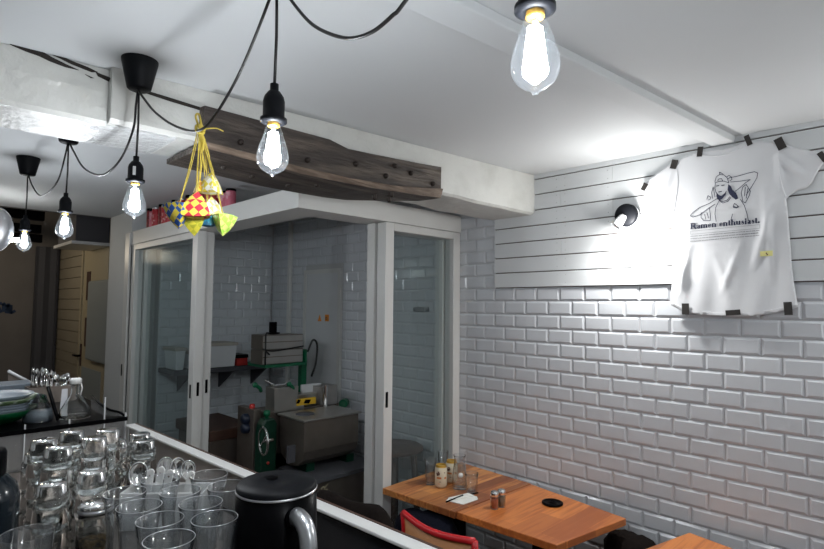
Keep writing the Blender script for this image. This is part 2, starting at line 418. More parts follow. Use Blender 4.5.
# ---- exposed dark timber bolted to the beam
ot = thing('timber_plank', (1.3, 1.75, 2.25), 'dark brown bowed old timber with bolt heads bolted under the white beam', 'timber')
top = [(203, 105), (255, 119), (306, 133), (332, 140), (349, 149), (372, 154), (393, 158), (418, 163), (441, 167)]
gro = [(205, 141), (255, 154), (298, 166), (326, 172), (346, 177), (366, 180), (393, 185), (418, 187), (441, 188)]
bot = [(205, 148), (255, 161), (298, 173), (326, 179), (346, 183), (366, 187), (393, 191), (418, 195), (441, 198)]
f = MB(); g = MB(); secs = []
for i in range(len(top)):
    t_ = facept(*top[i], .045); gg = facept(*gro[i], .050); b_ = facept(*bot[i], .042)
    x = (t_.x + b_.x) / 2
    back = .285 if i < 7 else (.19 if i == 7 else .10)
    zi = max(bzb(x) - .009, b_.z + .012); secs.append([Vector((x, bfy(x) - .003, t_.z + .003)), Vector((x, t_.y, t_.z)), Vector((x, gg.y + .006, gg.z)), Vector((x, gg.y - .008, gg.z - .004)), Vector((x, b_.y, b_.z)), Vector((x, bfy(x) + back, b_.z + .004)), Vector((x, bfy(x) + back, zi)), Vector((x, bfy(x) - .003, zi))])
f2 = MB(); A_ = []; B_ = []
for q in secs:
    mid = Vector((q[0].x, q[0].y, q[4].z)); A_.append([q[0], q[1], q[2], q[3], q[4], mid]); B_.append([mid + Vector((0, .0005, 0)), q[5], q[6], q[7] + Vector((0, .0005, 0))])
for S_, F_ in ((A_, f), (B_, f2)):
    m_ = len(S_[0])
    for i in range(len(S_) - 1):
        for k in range(m_): (g if (S_ is A_ and k in (2, 3)) else F_).add([S_[i][k], S_[i + 1][k], S_[i + 1][(k + 1) % m_], S_[i][(k + 1) % m_]], [(0, 1, 2, 3)])
    F_.add(S_[0], [tuple(range(m_))]); F_.add(S_[-1], [tuple(range(m_))[::-1]])
f.build('timber_face', M['oldwood'], ot); f2.build('timber_underside', M['oldwood'], ot)
g.build('timber_ridge', M['oldwood2'], ot)
for (px, py) in ((241, 142), (308, 160), (356, 164), (386, 176), (411, 173), (433, 184), (395, 166)):
    p = facept(px, py, .047); n_ = MB(); n_.lathe(p, [(1e-5, 0), (.0001, .012), (.007, .010), (.011, .004), (.012, -.006)], 12, (0.02, -1, 0)); n_.build('bolt', M['nail'], ot)
for (px, py, zz) in ((224, 168, 2.222), (252, 177, 2.214), (288, 186, 2.205), (317, 186, 2.202), (375, 199, 2.188), (389, 201, 2.188), (392, 196, 2.188)):
    p = zp(px, py, zz); MB().lathe(p + Vector((0, 0, .004)), [(1e-5, -.010), (.006, -.009), (.010, -.004), (.010, .02)], 12).build('bolt', M['nail'], ot)
# ---- shallow ceiling trim across the room
f = MB()
for i in range(1):
    a0 = (-1.75, 1.06); a1 = (2.6, .652); b0 = (-1.75, 1.17); b1 = (2.6, .742)
    z0 = 2.425
    f.add([(*a0, z0), (*a1, z0), (*b1, z0), (*b0, z0), (*a0, CZ), (*a1, CZ), (*b1, CZ), (*b0, CZ)],
          [(0, 3, 2, 1), (0, 1, 5, 4), (1, 2, 6, 5), (2, 3, 7, 6), (3, 0, 4, 7)])
struct(f.build('trim_4', M['ceiling'], bevel=.004))

# ================================================================ GLAZED KITCHEN CUBICLE
HX = 1.40; HY = 2.20; HZ0 = 2.175; HZ1 = 2.278
hd = thing('door_header', (1.5, 2.3, HZ0), 'white L-shaped header box over the corner sliding doors of the kitchen', 'door header')
MB().box((HX, HY, HZ0), (WX - .001, HY + .19, HZ1)).build('header_box', M['fascia'], hd)
MB().box((HX, HY + .19, HZ0), (HX + .19, 4.599, HZ1)).build('header_box', M['fascia'], hd)
def leaf(name_label, axis, a, b, off, th, group):
    """a framed glass leaf; axis 'y' runs along Y at X=off.., axis 'x' runs along X at Y=off.."""
    z0, z1 = .02, HZ0 - .002; st = .075; rl = .045
    if axis == 'x': st = .062
    t = thing('sliding_door', (off, (a + b) / 2, 0) if axis == 'y' else ((a + b) / 2, off, 0), name_label, 'sliding door', group)
    def bx(u0, u1, za, zb, e=0):
        m = MB()
        if axis == 'y': m.box((off + e, u0, za), (off + th - e, u1, zb))
        else: m.box((u0, off + e, za), (u1, off + th - e, zb))
        return m
    bx(a, a + st, z0, z1).build('stile', M['frame'], t, bevel=.003)
    bx(b - st, b, z0, z1).build('stile', M['frame'], t, bevel=.003)
    bx(a + st, b - st, z1 - rl, z1).build('rail', M['frame'], t, bevel=.003)
    bx(a + st, b - st, z0, z0 + .12).build('rail', M['frame'], t, bevel=.003)
    bx(a + st, b - st, z0 + .12, z1 - rl, th * .42).build('pane', M['pane'], t)
    return t, a, b, st
l1, *_ = leaf('white framed glass sliding door facing the aisle, outer leaf below the hanging woven charms', 'y', 3.35, 4.59, 1.404, .062, 'sliding doors of the kitchen corner')
l2, *_ = leaf('white framed glass sliding door facing the aisle, inner leaf behind the outer one', 'y', 3.37, 4.56, 1.472, .052, 'sliding doors of the kitchen corner')
l3, *_ = leaf('white framed glass sliding door beside the tiled wall, outer leaf nearest the table', 'x', 1.966, 2.596, 2.204, .07, 'sliding doors of the kitchen corner')
l4, *_ = leaf('white framed glass sliding door beside the tiled wall, inner leaf behind the outer one', 'x', 1.955, 2.585, 2.286, .065, 'sliding doors of the kitchen corner')
for par, c, sz in ((l1, (1.4025, 3.385, 1.165), (.006, .016, .085)), (l1, (1.435, 3.3485, 1.18), (.016, .006, .085)), (l2, (1.498, 3.3685, 1.19), (.016, .006, .085)), (l3, (1.985, 2.2015, 1.20), (.016, .006, .085))):
    MB().obox(c, sz).build('lock_slot', M['black'], par, bevel=.004)
tx = MB(); q0 = yp(413.2, 312, 2.232); q1 = yp(429, 312, 2.232); text_mesh('NOODLE LAB', .042, (q0.x, 2.232, q0.z), ((q1.x - q0.x) / .158 * .62, 0, 0), (0, 0, 1), tx, bold=.0006); tx.build('lettering', M['black'], l3)
# jamb of the wall pillar
jm = MB().box((1.385, 4.60, 0), (1.42, 4.70, 2.27)).build('trim_5', M['frame']); struct(jm)
MB().box((1.381, 4.655, 1.14), (1.386, 4.672, 1.23)).build('lock_slot', M['black'], jm)
# kitchen wall door
d1 = MB().box((WX - .012, DY0, 0), (WX + .003, DY1, DZ)).build('door_1', M['whitep']); struct(d1)
MB().box((WX - .020, DY0 - .035, 0), (WX + .003, DY0, DZ + .035)).build('door_frame', M['frame'], d1)
MB().box((WX - .020, DY1, 0), (WX + .003, DY1 + .035, DZ + .035)).build('door_frame', M['frame'], d1)
MB().box((WX - .020, DY0, DZ), (WX + .003, DY1, DZ + .035)).build('door_frame', M['frame'], d1)
c1 = xp(320, 318, WX - .013); c2 = xp(326, 318, WX - .013)
s1 = MB().add([c1 + Vector((0, .032, -.026)), c1 + Vector((0, -.022, -.026)), c1 + Vector((0, .005, .03))], [(0, 1, 2)]).build('warning_sticker', M['orange'], solid=.001)
tag(s1, 'small orange triangular warning sticker on the grey kitchen door', 'sticker')
t_ = MB(); t_.box((c2.x - .002, c2.y - .04, c2.z - .026), (c2.x, c2.y + .012, c2.z + .028)); s2 = thing('warning_sticker', c2, 'small orange square warning sticker on the grey kitchen door', 'sticker')
t_.build('sheet', M['orange'], s2); q = MB(); q.box((c2.x - .003, c2.y - .02, c2.z + .002), (c2.x - .002, c2.y + .006, c2.z + .009)); q.box((c2.x - .003, c2.y - .02, c2.z - .012), (c2.x - .002, c2.y + .006, c2.z - .004)); q.build('print', M['canmark'], s2)
cd = MB(); cd.box((WX - .032, 4.15, .02), (WX - .003, 4.19, CZ)); tag(cd.build('conduit_pipe', M['frame'], bevel=.004), 'slim white vertical conduit on the tiled kitchen corner', 'pipe')

# ================================================================ PENDANT LAMPS
BULBP = [(.0095, 0), (.0125, -.006), (.0145, -.018), (.019, -.036), (.025, -.056), (.0302, -.078), (.0320, -.093), (.0300, -.106), (.0235, -.119), (.013, -.128), (.006, -.1315), (.004, -.137), (1e-5, -.1385)]
BULBP = [(a, b * .83) for a, b in BULBP]
def make_pendant(x, y, label, zb=2.092):
    zt = CZ
    t = thing('pendant_lamp', (x, y, CZ), label, 'pendant lamp', 'bulb pendants on looping black cables')
    c = MB(); c.lathe((x, y, zt), [(.052, 0), (.052, -.004), (.034, -.088), (.030, -.092), (1e-5, -.092)], 32); c.build('canopy', M['matteblack'], t)
    MB().tube([(x, y, zt - .09), (x + .002, y, zt - .2), (x, y, zb + .05)], .0032, 8).build('cord', M['cable'], t)
    s = MB(); s.lathe((x, y, zb), [(1e-5, .062), (.0085, .062), (.0085, .048), (.012, .046), (.019, .036), (.0215, .026), (.0215, -.008), (.0265, -.009), (.0265, -.016), (.022, -.018), (.020, -.020), (.0135, -.018), (1e-5, -.014)], 32)
    s.build('socket', M['matteblack'], t)
    b = MB(); b.lathe((x, y, zb - .012), BULBP, 40); bo = b.build('bulb', M['bulb'], t)
    g = MB()
    for k in range(4):
        a = PI / 4 + k * PI / 2
        g.tube([(x + .005 * math.cos(a), y + .005 * math.sin(a), zb - .038), (x + .0115 * math.cos(a), y + .0115 * math.sin(a), zb - .092)], .0048, 10)
    g.build('filament', M['filament'], bo)
    k = MB(); k.lathe((x, y, zb - .014), [(.011, 0), (.0125, -.010), (.011, -.012), (1e-5, -.014)], 16); k.build('bulb_cap', M['gold'], bo)
    MB().cyl((x, y, zb - .03), (x, y, zb - .075), .0035, .002, 8).build('stem', M['whitep'], bo)
    ld = bpy.data.lights.new('bulb_light', 'POINT'); ld.energy = 4.6; ld.color = (.94, .97, 1); ld.shadow_soft_size = .022
    lo = bpy.data.objects.new('bulb_light', ld); col.objects.link(lo); lo.parent = t; lo.location = (0, 0, zb - .085 - CZ)
    return t
PEND = [(.585, .372, 'bare bulb pendant nearest the camera, at the top edge by the ceiling trim'),
        (.546, .955, 'bare bulb pendant hanging in front of the dark brown timber'),
        (.532, 1.735, 'bare bulb pendant hanging just left of the woven charms, its black canopy on the beam'),
        (.517, 2.53, 'bare bulb pendant second from the left, before the dark far room'),
        (.508, 3.33, 'smallest, leftmost bare bulb pendant, farthest down the aisle')]
lamps = []
lamps.append(make_pendant(*PEND[0], zb=2.108)); p0 = make_pendant(*PEND[1]); lamps.append(p0)
for x, y, lb in PEND[2:]:
    c = copy_tree(p0); c.location = (x, y, CZ); relabel(c, lb); lamps.append(c)
lx, ly = lamps[2].location.x, lamps[2].location.y; vd_ = Vector((-lx, -ly, 0)).normalized(); vs_ = Vector((vd_.y, -vd_.x, 0)); pc_ = Vector((lx, ly, 2.106)) + vd_ * .0216 + vs_ * .004
stk = MB(); stk.obox(pc_, (.001, .008, .026), math.atan2(vd_.y, vd_.x)); stk.build('paper_label', M['whitep'], lamps[2])
def swag(pts, label):
    o = MB().tube(spline(pts, 10), .0034, 8).build('power_cable', M['cable']); tag(o, label, 'cable', 'black cables looping from lamp to lamp'); return o
zc = CZ - .09
def cab(x0, x1, pxs): return [xp(px, py, x0 + (x1 - x0) * i / (len(pxs) - 1)) for i, (px, py) in enumerate(pxs)]
swag([(.528, 1.735, zc)] + cab(.535, .56, [(145, 100), (156, 113), (175, 126), (197, 131), (213, 118), (235, 82), (253, 42)]) + [(.546, .965, zc)], 'black cable sagging before the timber with the woven charms tied on it')
swag([(.546, .945, zc)] + cab(.55, .57, [(297, 8), (316, 27), (345, 38), (370, 33), (392, 16), (409, -4)]) + [(.584, .41, 2.33), (.585, .384, zc)], 'black cable sagging at the top edge between the two nearest pendants')
swag([(.532, 1.745, zc)] + cab(.528, .517, [(136, 105), (133, 130), (120, 160), (102, 175), (84, 168), (74, 152)]) + [(.517, 2.52, zc)], 'black cable sagging below the glossy beam soffit')
swag([(.517, 2.54, zc)] + cab(.515, .508, [(66, 152), (59, 178), (50, 191), (40, 195.5), (33, 187)]) + [(.508, 3.32, zc)], 'black cable sagging between the two leftmost pendants')

# ================================================================ WALL LAMP
wl = thing('wall_lamp', (WX - .012, 1.118, 2.155), 'round black wall lamp with a small cone on the white planks left of the t-shirt', 'wall lamp')
lc = Vector((WX - .012, 1.118, 2.158))
MB().lathe(lc, [(1e-5, .048), (.048, .048), (.055, .043), (.055, 0)], 36, (-1, 0, 0)).build('base', M['matteblack'], wl)
MB().lathe(lc + Vector((0, 0, 0)), [(.056, .028), (.0575, .022), (.056, .016)], 36, (-1, 0, 0)).build('trim_ring', M['silver'], wl)
ax = Vector((-.35, .45, -.75)).normalized(); cs = lc + Vector((-.05, .004, -.002))
MB().lathe(cs, [(1e-5, 0), (.012, 0), (.017, .01), (.027, .065), (.025, .065), (.015, .012), (1e-5, .01)], 24, ax).build('shade', M['whitep'], wl)
def spot(loc, aim, e, size, blend, rad=.02, c=(1, 1, .98), par=None):
    ld = bpy.data.lights.new('lamp_or_fill_light', 'SPOT'); ld.energy = e; ld.color = c; ld.spot_size = math.radians(size); ld.spot_blend = blend; ld.shadow_soft_size = rad
    o = bpy.data.objects.new('lamp_or_fill_light', ld); col.objects.link(o); o.location = loc
    o.rotation_euler = (Vector(aim) - Vector(loc)).to_track_quat('-Z', 'Y').to_euler(); return o
def point(loc, e, rad=.03, c=(1, .97, .93)):
    ld = bpy.data.lights.new('lamp_or_fill_light', 'POINT'); ld.energy = e; ld.color = c; ld.shadow_soft_size = rad
    o = bpy.data.objects.new('lamp_or_fill_light', ld); col.objects.link(o); o.location = loc; return o
point((WX - .12, 1.06, 2.085), 4, .03, (1, .99, .97)); spot((WX - .12, 1.08, 2.09), (WX - .1, 1.07, 1.0), 11, 165, 1, .03)
point((WX - .12, -.35, 2.085), 6, .03, (1, .99, .97)); spot((WX - .12, -.35, 2.09), (WX - .1, -.35, 1.0), 10, 165, 1, .03)
# above, the next wall lamp outside the frame; below, an added unseen fill light
point((.55, -.9, 2.0), 5, .03, (.95, .975, 1))

# ================================================================ T-SHIRT
SX = WX - .012
def sx(y, z):
    """how far the cloth stands off the planks"""
    u = (y - .69); v = (2.37 - z)
    d = .015 + .003 * math.sin(u * 30 + v * 5) * min(1, v * 2) + .0016 * math.sin(u * 58 - v * 9 + 1) * min(1, v * 1.6) + .0012 * math.sin(v * 14 + u * 16)
    for (y0, z0, y1, z1, w, h) in ((.89, 2.02, .86, 1.72, .012, .007), (.84, 1.98, .89, 1.75, .01, .006), (.52, 2.14, .60, 1.86, .014, .010), (.55, 2.2, .53, 1.8, .012, .006), (.74, 1.95, .68, 1.75, .016, .005), (.64, 1.98, .72, 1.76, .012, .005),
                                   (.45, 2.36, .36, 2.30, .008, .006), (.50, 2.33, .40, 2.22, .010, .007), (.50, 2.36, .49, 2.18, .008, .006), (.91, 2.34, .96, 2.2, .010, .006), (.99, 2.26, .95, 2.2, .008, .005)):
        ax_, az = y1 - y0, z1 - z0; L2 = ax_ * ax_ + az * az; t = max(0, min(1, ((y - y0) * ax_ + (z - z0) * az) / L2))
        dd = math.hypot(y - y0 - t * ax_, z - z0 - t * az); d += h * math.exp(-(dd / w) ** 2) * math.sin(PI * min(1, max(.12, t)))
    return SX - d
def sp(px, py, e=0):
    p = xp(px, py, SX - .016); return Vector((sx(p.y, p.z) - e, p.y, p.z))
outl = [(643, 183), (658, 173), (672, 163), (685, 157), (699, 152), (712, 150.5), (724, 149), (737, 145), (747, 140), (764, 141), (781, 144), (802, 149), (824, 154), (827, 158), (822, 165), (816, 174), (812, 182), (806, 188), (798, 190), (790, 195), (786, 199),
        (788, 215), (790, 240), (792, 270), (795, 290), (798, 307), (789, 310), (775, 313), (755, 316), (735, 317), (715, 316), (700, 315), (684, 312), (671, 305), (672, 285), (673, 262), (673, 240), (673, 213), (660, 210), (650, 200), (644, 191)]
def inside(p, poly):
    c = False; j = len(poly) - 1
    for i in range(len(poly)):
        if (poly[i][1] > p[1]) != (poly[j][1] > p[1]) and p[0] < (poly[j][0] - poly[i][0]) * (p[1] - poly[i][1]) / (poly[j][1] - poly[i][1]) + poly[i][0]: c = not c
        j = i
    return c
o2 = []
for i in range(len(outl)):
    a = outl[i]; b = outl[(i + 1) % len(outl)]; n = max(1, int(math.hypot(b[0] - a[0], b[1] - a[1]) / 3))
    for k in range(n): o2.append((a[0] + (b[0] - a[0]) * k / n, a[1] + (b[1] - a[1]) * k / n))
wpts = [(xp(x, y, SX - .016).y, xp(x, y, SX - .016).z) for x, y in o2]
nb = len(wpts); ys = [p[0] for p in wpts]; zs = [p[1] for p in wpts]; pts2 = [Vector(p) for p in wpts]
y = min(ys)
while y < max(ys):
    z = min(zs)
    while z < max(zs):
        if inside((y, z), wpts) and min((y - a) ** 2 + (z - b) ** 2 for a, b in wpts) > .005 ** 2: pts2.append(Vector((y, z)))
        z += .0085
    y += .0085
res = delaunay_2d_cdt(pts2, [(i, (i + 1) % nb) for i in range(nb)], [], 1, 1e-5)
shirt = thing('t_shirt', (SX, .69, 1.7), 'white t-shirt with a line drawing taped flat on the plank and tile wall', 't-shirt')
sm_ = MB(); sm_.add([(sx(v.x, v.y), v.x, v.y) for v in res[0]], res[2], True)
sm_.build('cloth', M['cotton'], shirt, solid=.004)
def stroke(mb, pts, w, f=sp, e=.0042):
    q_ = [pts[0]]
    for a, b in zip(pts[:-1], pts[1:]):
        n = max(1, int(math.hypot(b[0] - a[0], b[1] - a[1]) / 2.5))
        q_ += [(a[0] + (b[0] - a[0]) * k / n, a[1] + (b[1] - a[1]) * k / n) for k in range(1, n + 1)]
    P = [f(x, y, e) for x, y in q_]
    for a, b in zip(P[:-1], P[1:]):
        d = (b - a)
        if d.length < 1e-6: continue
        n = Vector((-1, 0, 0)).cross(d).normalized() * (w / 2); dd = d.normalized() * (w * .25)
        mb.add([a - n - dd, b - n + dd, b + n + dd, a + n - dd], [(0, 1, 2, 3)])
def C(pts): return [(680 + x / 6.1, 160 + y / 6.1) for x, y in pts]
dr = MB(); W1 = .0026
for s_ in ([(215, 135), (222, 108), (232, 97), (245, 90), (270, 92), (290, 110), (300, 140)], [(215, 140), (240, 132), (270, 130), (300, 140)], [(232, 128), (240, 116), (255, 115), (262, 128)], [(245, 90), (243, 75), (258, 83), (268, 92)],
           [(218, 140), (215, 175), (222, 200), (235, 215), (255, 222), (275, 205), (285, 190)],
           [(300, 110), (350, 100), (420, 80), (455, 72), (475, 80), (470, 110), (440, 160), (405, 215)], [(310, 135), (370, 130), (430, 120), (400, 140), (355, 180), (340, 190)],
           [(285, 105), (300, 95), (315, 105), (318, 120), (305, 128)], [(290, 118), (305, 110)],
           [(385, 165), (375, 200), (385, 255), (400, 262), (425, 215), (430, 190), (405, 150), (385, 165)], [(400, 165), (395, 220)], [(415, 175), (405, 235)],
           [(230, 235), (180, 265), (120, 290), (85, 315), (62, 340), (80, 348), (120, 335), (175, 295), (215, 270)], [(200, 235), (195, 200), (204, 165), (211, 200), (215, 225)], [(165, 240), (172, 218), (190, 228), (186, 240), (172, 245)],
           [(130, 320), (128, 350), (145, 370), (185, 370), (188, 340), (180, 290)], [(150, 330), (158, 362)], [(165, 320), (175, 355)],
           [(240, 250), (220, 290), (215, 330), (222, 375)], [(370, 240), (395, 280), (410, 330), (418, 370)], [(235, 240), (260, 255), (290, 245), (305, 225)], [(240, 247), (262, 263), (296, 252), (310, 230)], [(322, 330), (312, 368)],
           [(326, 282), (334, 266), (345, 273), (358, 284), (345, 293), (328, 290), (326, 282)]):
    stroke(dr, C(s_), W1)
stroke(dr, C([(224, 160), (240, 157)]), .004); stroke(dr, C([(256, 156), (272, 154)]), .004); stroke(dr, C([(238, 196), (256, 193)]), .004); stroke(dr, C([(328, 284), (345, 292), (356, 286)]), .005)
dr.build('line_drawing', M['ink'], shirt)
hr = MB()
for poly in ([(226, 198), (240, 216), (256, 222), (272, 208), (284, 192), (280, 212), (262, 236), (246, 246), (232, 242), (224, 222)],
             [(296, 148), (312, 160), (322, 182), (342, 200), (352, 218), (356, 236), (342, 243), (322, 228), (303, 208), (292, 182)]):
    hr.add([sp(x, y, .0046) for x, y in C(poly)], [tuple(range(len(poly)))])
hr.build('drawn_hair', M['ink'], shirt)
# lettering: bold high-contrast serif drawn from strokes (unit cell: x-height .62, cap 1)
G = {'R': (.86, [('t', .18, 0, 1), ('c', [(.18, .97), (.5, .97), (.66, .88), (.68, .75), (.62, .6), (.45, .52), (.18, .52)], .1), ('v', .64, .62, .88), ('c', [(.42, .5), (.6, .3), (.66, .08), (.8, .02)], .17), ('s', .02, .36, 0), ('s', .02, .3, 1)]),
     'a': (.58, [('t', .38, 0, .5), ('c', [(.1, .48), (.2, .6), (.38, .55)], .08), ('c', [(.36, .34), (.14, .26), (.12, .08), (.24, .02), (.36, .1)], .11), ('s', .36, .54, 0)]),
     'm': (1.02, [('t', .14, 0, .6), ('t', .48, 0, .5), ('t', .82, 0, .5), ('c', [(.16, .5), (.3, .62), (.46, .54)], .07), ('c', [(.5, .5), (.64, .62), (.8, .54)], .07), ('s', .02, .28, 0), ('s', .36, .62, 0), ('s', .7, .96, 0)]),
     'e': (.56, [('c', [(.12, .33), (.46, .33)], .10), ('c', [(.46, .33), (.42, .5), (.28, .6), (.16, .5)], .07), ('v', .14, .12, .5), ('c', [(.14, .12), (.26, .01), (.46, .12)], .07)]),
     'n': (.7, [('t', .14, 0, .6), ('t', .5, 0, .5), ('c', [(.16, .5), (.32, .62), (.48, .54)], .07), ('s', .02, .28, 0), ('s', .38, .64, 0)]),
     't': (.42, [('t', .18, .06, .85), ('s', .02, .36, .58), ('c', [(.18, .06), (.28, 0), (.38, .08)], .07)]),
     'h': (.7, [('t', .14, 0, 1), ('t', .5, 0, .5), ('c', [(.16, .5), (.32, .62), (.48, .54)], .07), ('s', .02, .28, 0), ('s', .38, .64, 0)]),
     'u': (.7, [('t', .14, .1, .6), ('t', .5, 0, .6), ('c', [(.16, .1), (.3, 0), (.48, .12)], .07), ('s', .02, .2, .6), ('s', .38, .5, .6), ('s', .5, .64, 0)]),
     's': (.5, [('c', [(.38, .5), (.24, .6), (.12, .5), (.2, .36)], .07), ('c', [(.16, .4), (.36, .24)], .15), ('c', [(.38, .22), (.38, .08), (.22, .0), (.08, .12)], .07)]),
     'i': (.36, [('t', .16, 0, .6), ('s', .02, .3, 0), ('t', .16, .8, .95)]), '.': (.3, [('t', .14, 0, .16)]), ' ': (.34, [])}
def lettering(mb, s, x0, y0, x1, y1, h):
    tot = sum(G[c][0] for c in s); cx_ = 0; ux = (x1 - x0) / tot; uy = (y1 - y0) / tot
    mm = h * .0052
    def q(gx, gy): return (x0 + (cx_ + gx) * ux, y0 + (cx_ + gx) * uy - gy * h)
    for c in s:
        w_, L = G[c]
        for it in L:
            if it[0] in 'tv': stroke(mb, [q(it[1], it[2]), q(it[1], it[3])], (.17 if it[0] == 't' else .14) * ux * .0052)
            elif it[0] == 's': stroke(mb, [q(it[1], it[3] + (.02 if it[3] == 0 else -.02)), q(it[2], it[3] + (.02 if it[3] == 0 else -.02))], .06 * mm)
            else: stroke(mb, [q(*p) for p in it[1]], it[2] * ux * .0052)
        cx_ += w_
lt = MB(); lettering(lt, 'Ramen enthusiast.', 690.5, 229.0, 760, 222.6, 5.4); lt.build('lettering', M['ink'], shirt)
fp_ = MB(); rnd = random.Random(5)
stroke(fp_, [(690.8, 231.3), (760, 224.6), (760, 228.3), (690.8, 234.4), (690.8, 231.3)], .0011)
for r in range(3):
    for (bx0, bx1) in (((690.8, 759.5)),):
        x = bx0
        while x < bx1 - 1:
            w_ = rnd.uniform(1.0, 4.0); x2 = min(x + w_, bx1); y0_ = 236.4 + r * 2.5
            stroke(fp_, [(x, y0_ - (x - 690.8) * .088), (x2, y0_ - (x2 - 690.8) * .088)], .0030 if (x > 742 and r == 1) else .0022); x = x2 + rnd.uniform(.4, .9)
fp_.build('fine_print', M['cotmark'], shirt)
# collar seam and sleeve seams as slim raised hems
MB().tube(spline([sp(x, y, .003) for x, y in ((700, 155), (712, 156.5), (724, 155), (737, 150), (746, 145))], 5), .0016, 6).build('seam', M['cotton'], shirt)
MB().tube(spline([sp(x, y, .003) for x, y in ((676, 166), (678, 180), (676, 198), (674, 212))], 5), .0013, 6).build('seam', M['cotton'], shirt)
MB().tube(spline([sp(x, y, .003) for x, y in ((779, 147), (779, 162), (781, 180), (786, 197))], 5), .0013, 6).build('seam', M['cotton'], shirt)
MB().tube(spline([sp(x, y, .003) for x, y in ((673, 303), (686, 309), (705, 312), (735, 313.5), (765, 311), (790, 306), (796, 304))], 5), .0012, 6).build('seam', M['cotton'], shirt)

tg = thing('sticker', sp(767, 254), 'tiny yellow sticker with dark marks on the lower right of the t-shirt', 'sticker')
q = MB(); q.add([sp(760.5, 251.5, .004), sp(760.5, 256.5, .004), sp(773, 256, .004), sp(773, 250.5, .004)], [(0, 1, 2, 3)]); q.build('paper', M['yellowtag'], tg, solid=.001)
q = MB(); stroke(q, [(762, 253), (765, 255), (766, 252.5), (768, 255)], .004, e=.006); q.build('print', M['canmark'], tg)
for (px, py, ang, w_, h_, lb) in ((645, 187, .55, .022, .036, 'left sleeve tip'), (674.5, 164.5, .3, .028, .042, 'left shoulder'), (700.5, 152, .15, .022, .044, 'left side of the collar'), (748.5, 140.5, -.3, .020, .046, 'right side of the collar'),
                                 (780.5, 144, -.35, .030, .050, 'right shoulder'), (823, 157, -.5, .020, .042, 'right sleeve tip'), (686, 309, 0, .030, .050, 'lower left corner'), (733.5, 312.5, 1.48, .022, .056, 'middle of the hem'), (788.5, 308.5, -.05, .028, .052, 'lower right corner')):
    p = sp(px, py, .007); u = Vector((0, -math.cos(ang), -math.sin(ang))); v = Vector((0, -math.sin(ang), math.cos(ang)))
    m = MB(); a = [p - u * w_ / 2 - v * h_ / 2, p + u * w_ / 2 - v * h_ / 2, p + u * w_ / 2, p + u * w_ / 2 + v * h_ / 2, p - u * w_ / 2 + v * h_ / 2, p - u * w_ / 2]
    m.prism(a, (-.0015, 0, 0)); tag(m.build('tape_strip', M['tape']), 'short black tape strip holding the t-shirt at its ' + lb, 'tape', 'black tape strips around the t-shirt')

# ================================================================ BAR COUNTER
CT = 1.10; LZ = 1.22
A = zp(130, 425, LZ); B = zp(430, 553, LZ); dirL = (B - A).normalized(); nL = Vector((-dirL.y, dirL.x, 0)); nL = nL if nL.x > 0 else -nL
B2 = A + dirL * 2.9; A2 = A
ct = thing('bar_counter', (0, 1.2, 0), 'dark bar worktop crowded with glassware in the foreground', 'counter')
e0 = A - nL * .012; e1 = B2 - nL * .012
ctp = [(-.7, A.y), (e0.x, e0.y), (e1.x, e1.y), (-.7, B2.y)]
# the camera stands at the cook's side, so the worktop only starts in front of it
ctp = [(-.7, 2.40), (A.x - .02, 2.40), ((A + dirL * 1.72).x - .02, (A + dirL * 1.72).y), (-.7, (A + dirL * 1.72).y)]
MB().prism([(x, y, CT - .04) for x, y in ctp], (0, 0, .04)).build('worktop', M['steeldull'], ct)
MB().prism([(x * (1 if x < 0 else .97), y, .0) for x, y in ctp], (0, 0, CT - .041)).build('cabinet_body', M['darkvoid'], ct)
lw = thing('bar_ledge', (A.x, 1.6, 0), 'low bar wall with a thin white ledge and brown edge running beside the aisle', 'ledge')
def lbox(u0, u1, n0, n1, z0, z1):
    P = [A + dirL * u0 + nL * n0, A + dirL * u1 + nL * n0, A + dirL * u1 + nL * n1, A + dirL * u0 + nL * n1]
    return MB().prism([(p.x, p.y, z0) for p in P], (0, 0, z1 - z0))
lbox(-.02, 2.9, -.012, .026, LZ - .008, LZ).build('white_ledge', M['frame'], lw, bevel=.002)
lbox(-.02, 2.9, .026, .032, LZ - .03, LZ + .001).build('brown_edge', M['darkwood'], lw)
lbox(0, 2.9, .0, .026, 0, LZ - .008).build('wall_core', M['darkwood'], lw)
lbox(0.01, 1.20, -.006, .0, CT + .001, LZ - .008).build('steel_splashback', M['steel'], lw)
lbox(1.20, 2.9, -.006, .0, .2, LZ - .008).build('black_splashback', M['backdark'], lw)

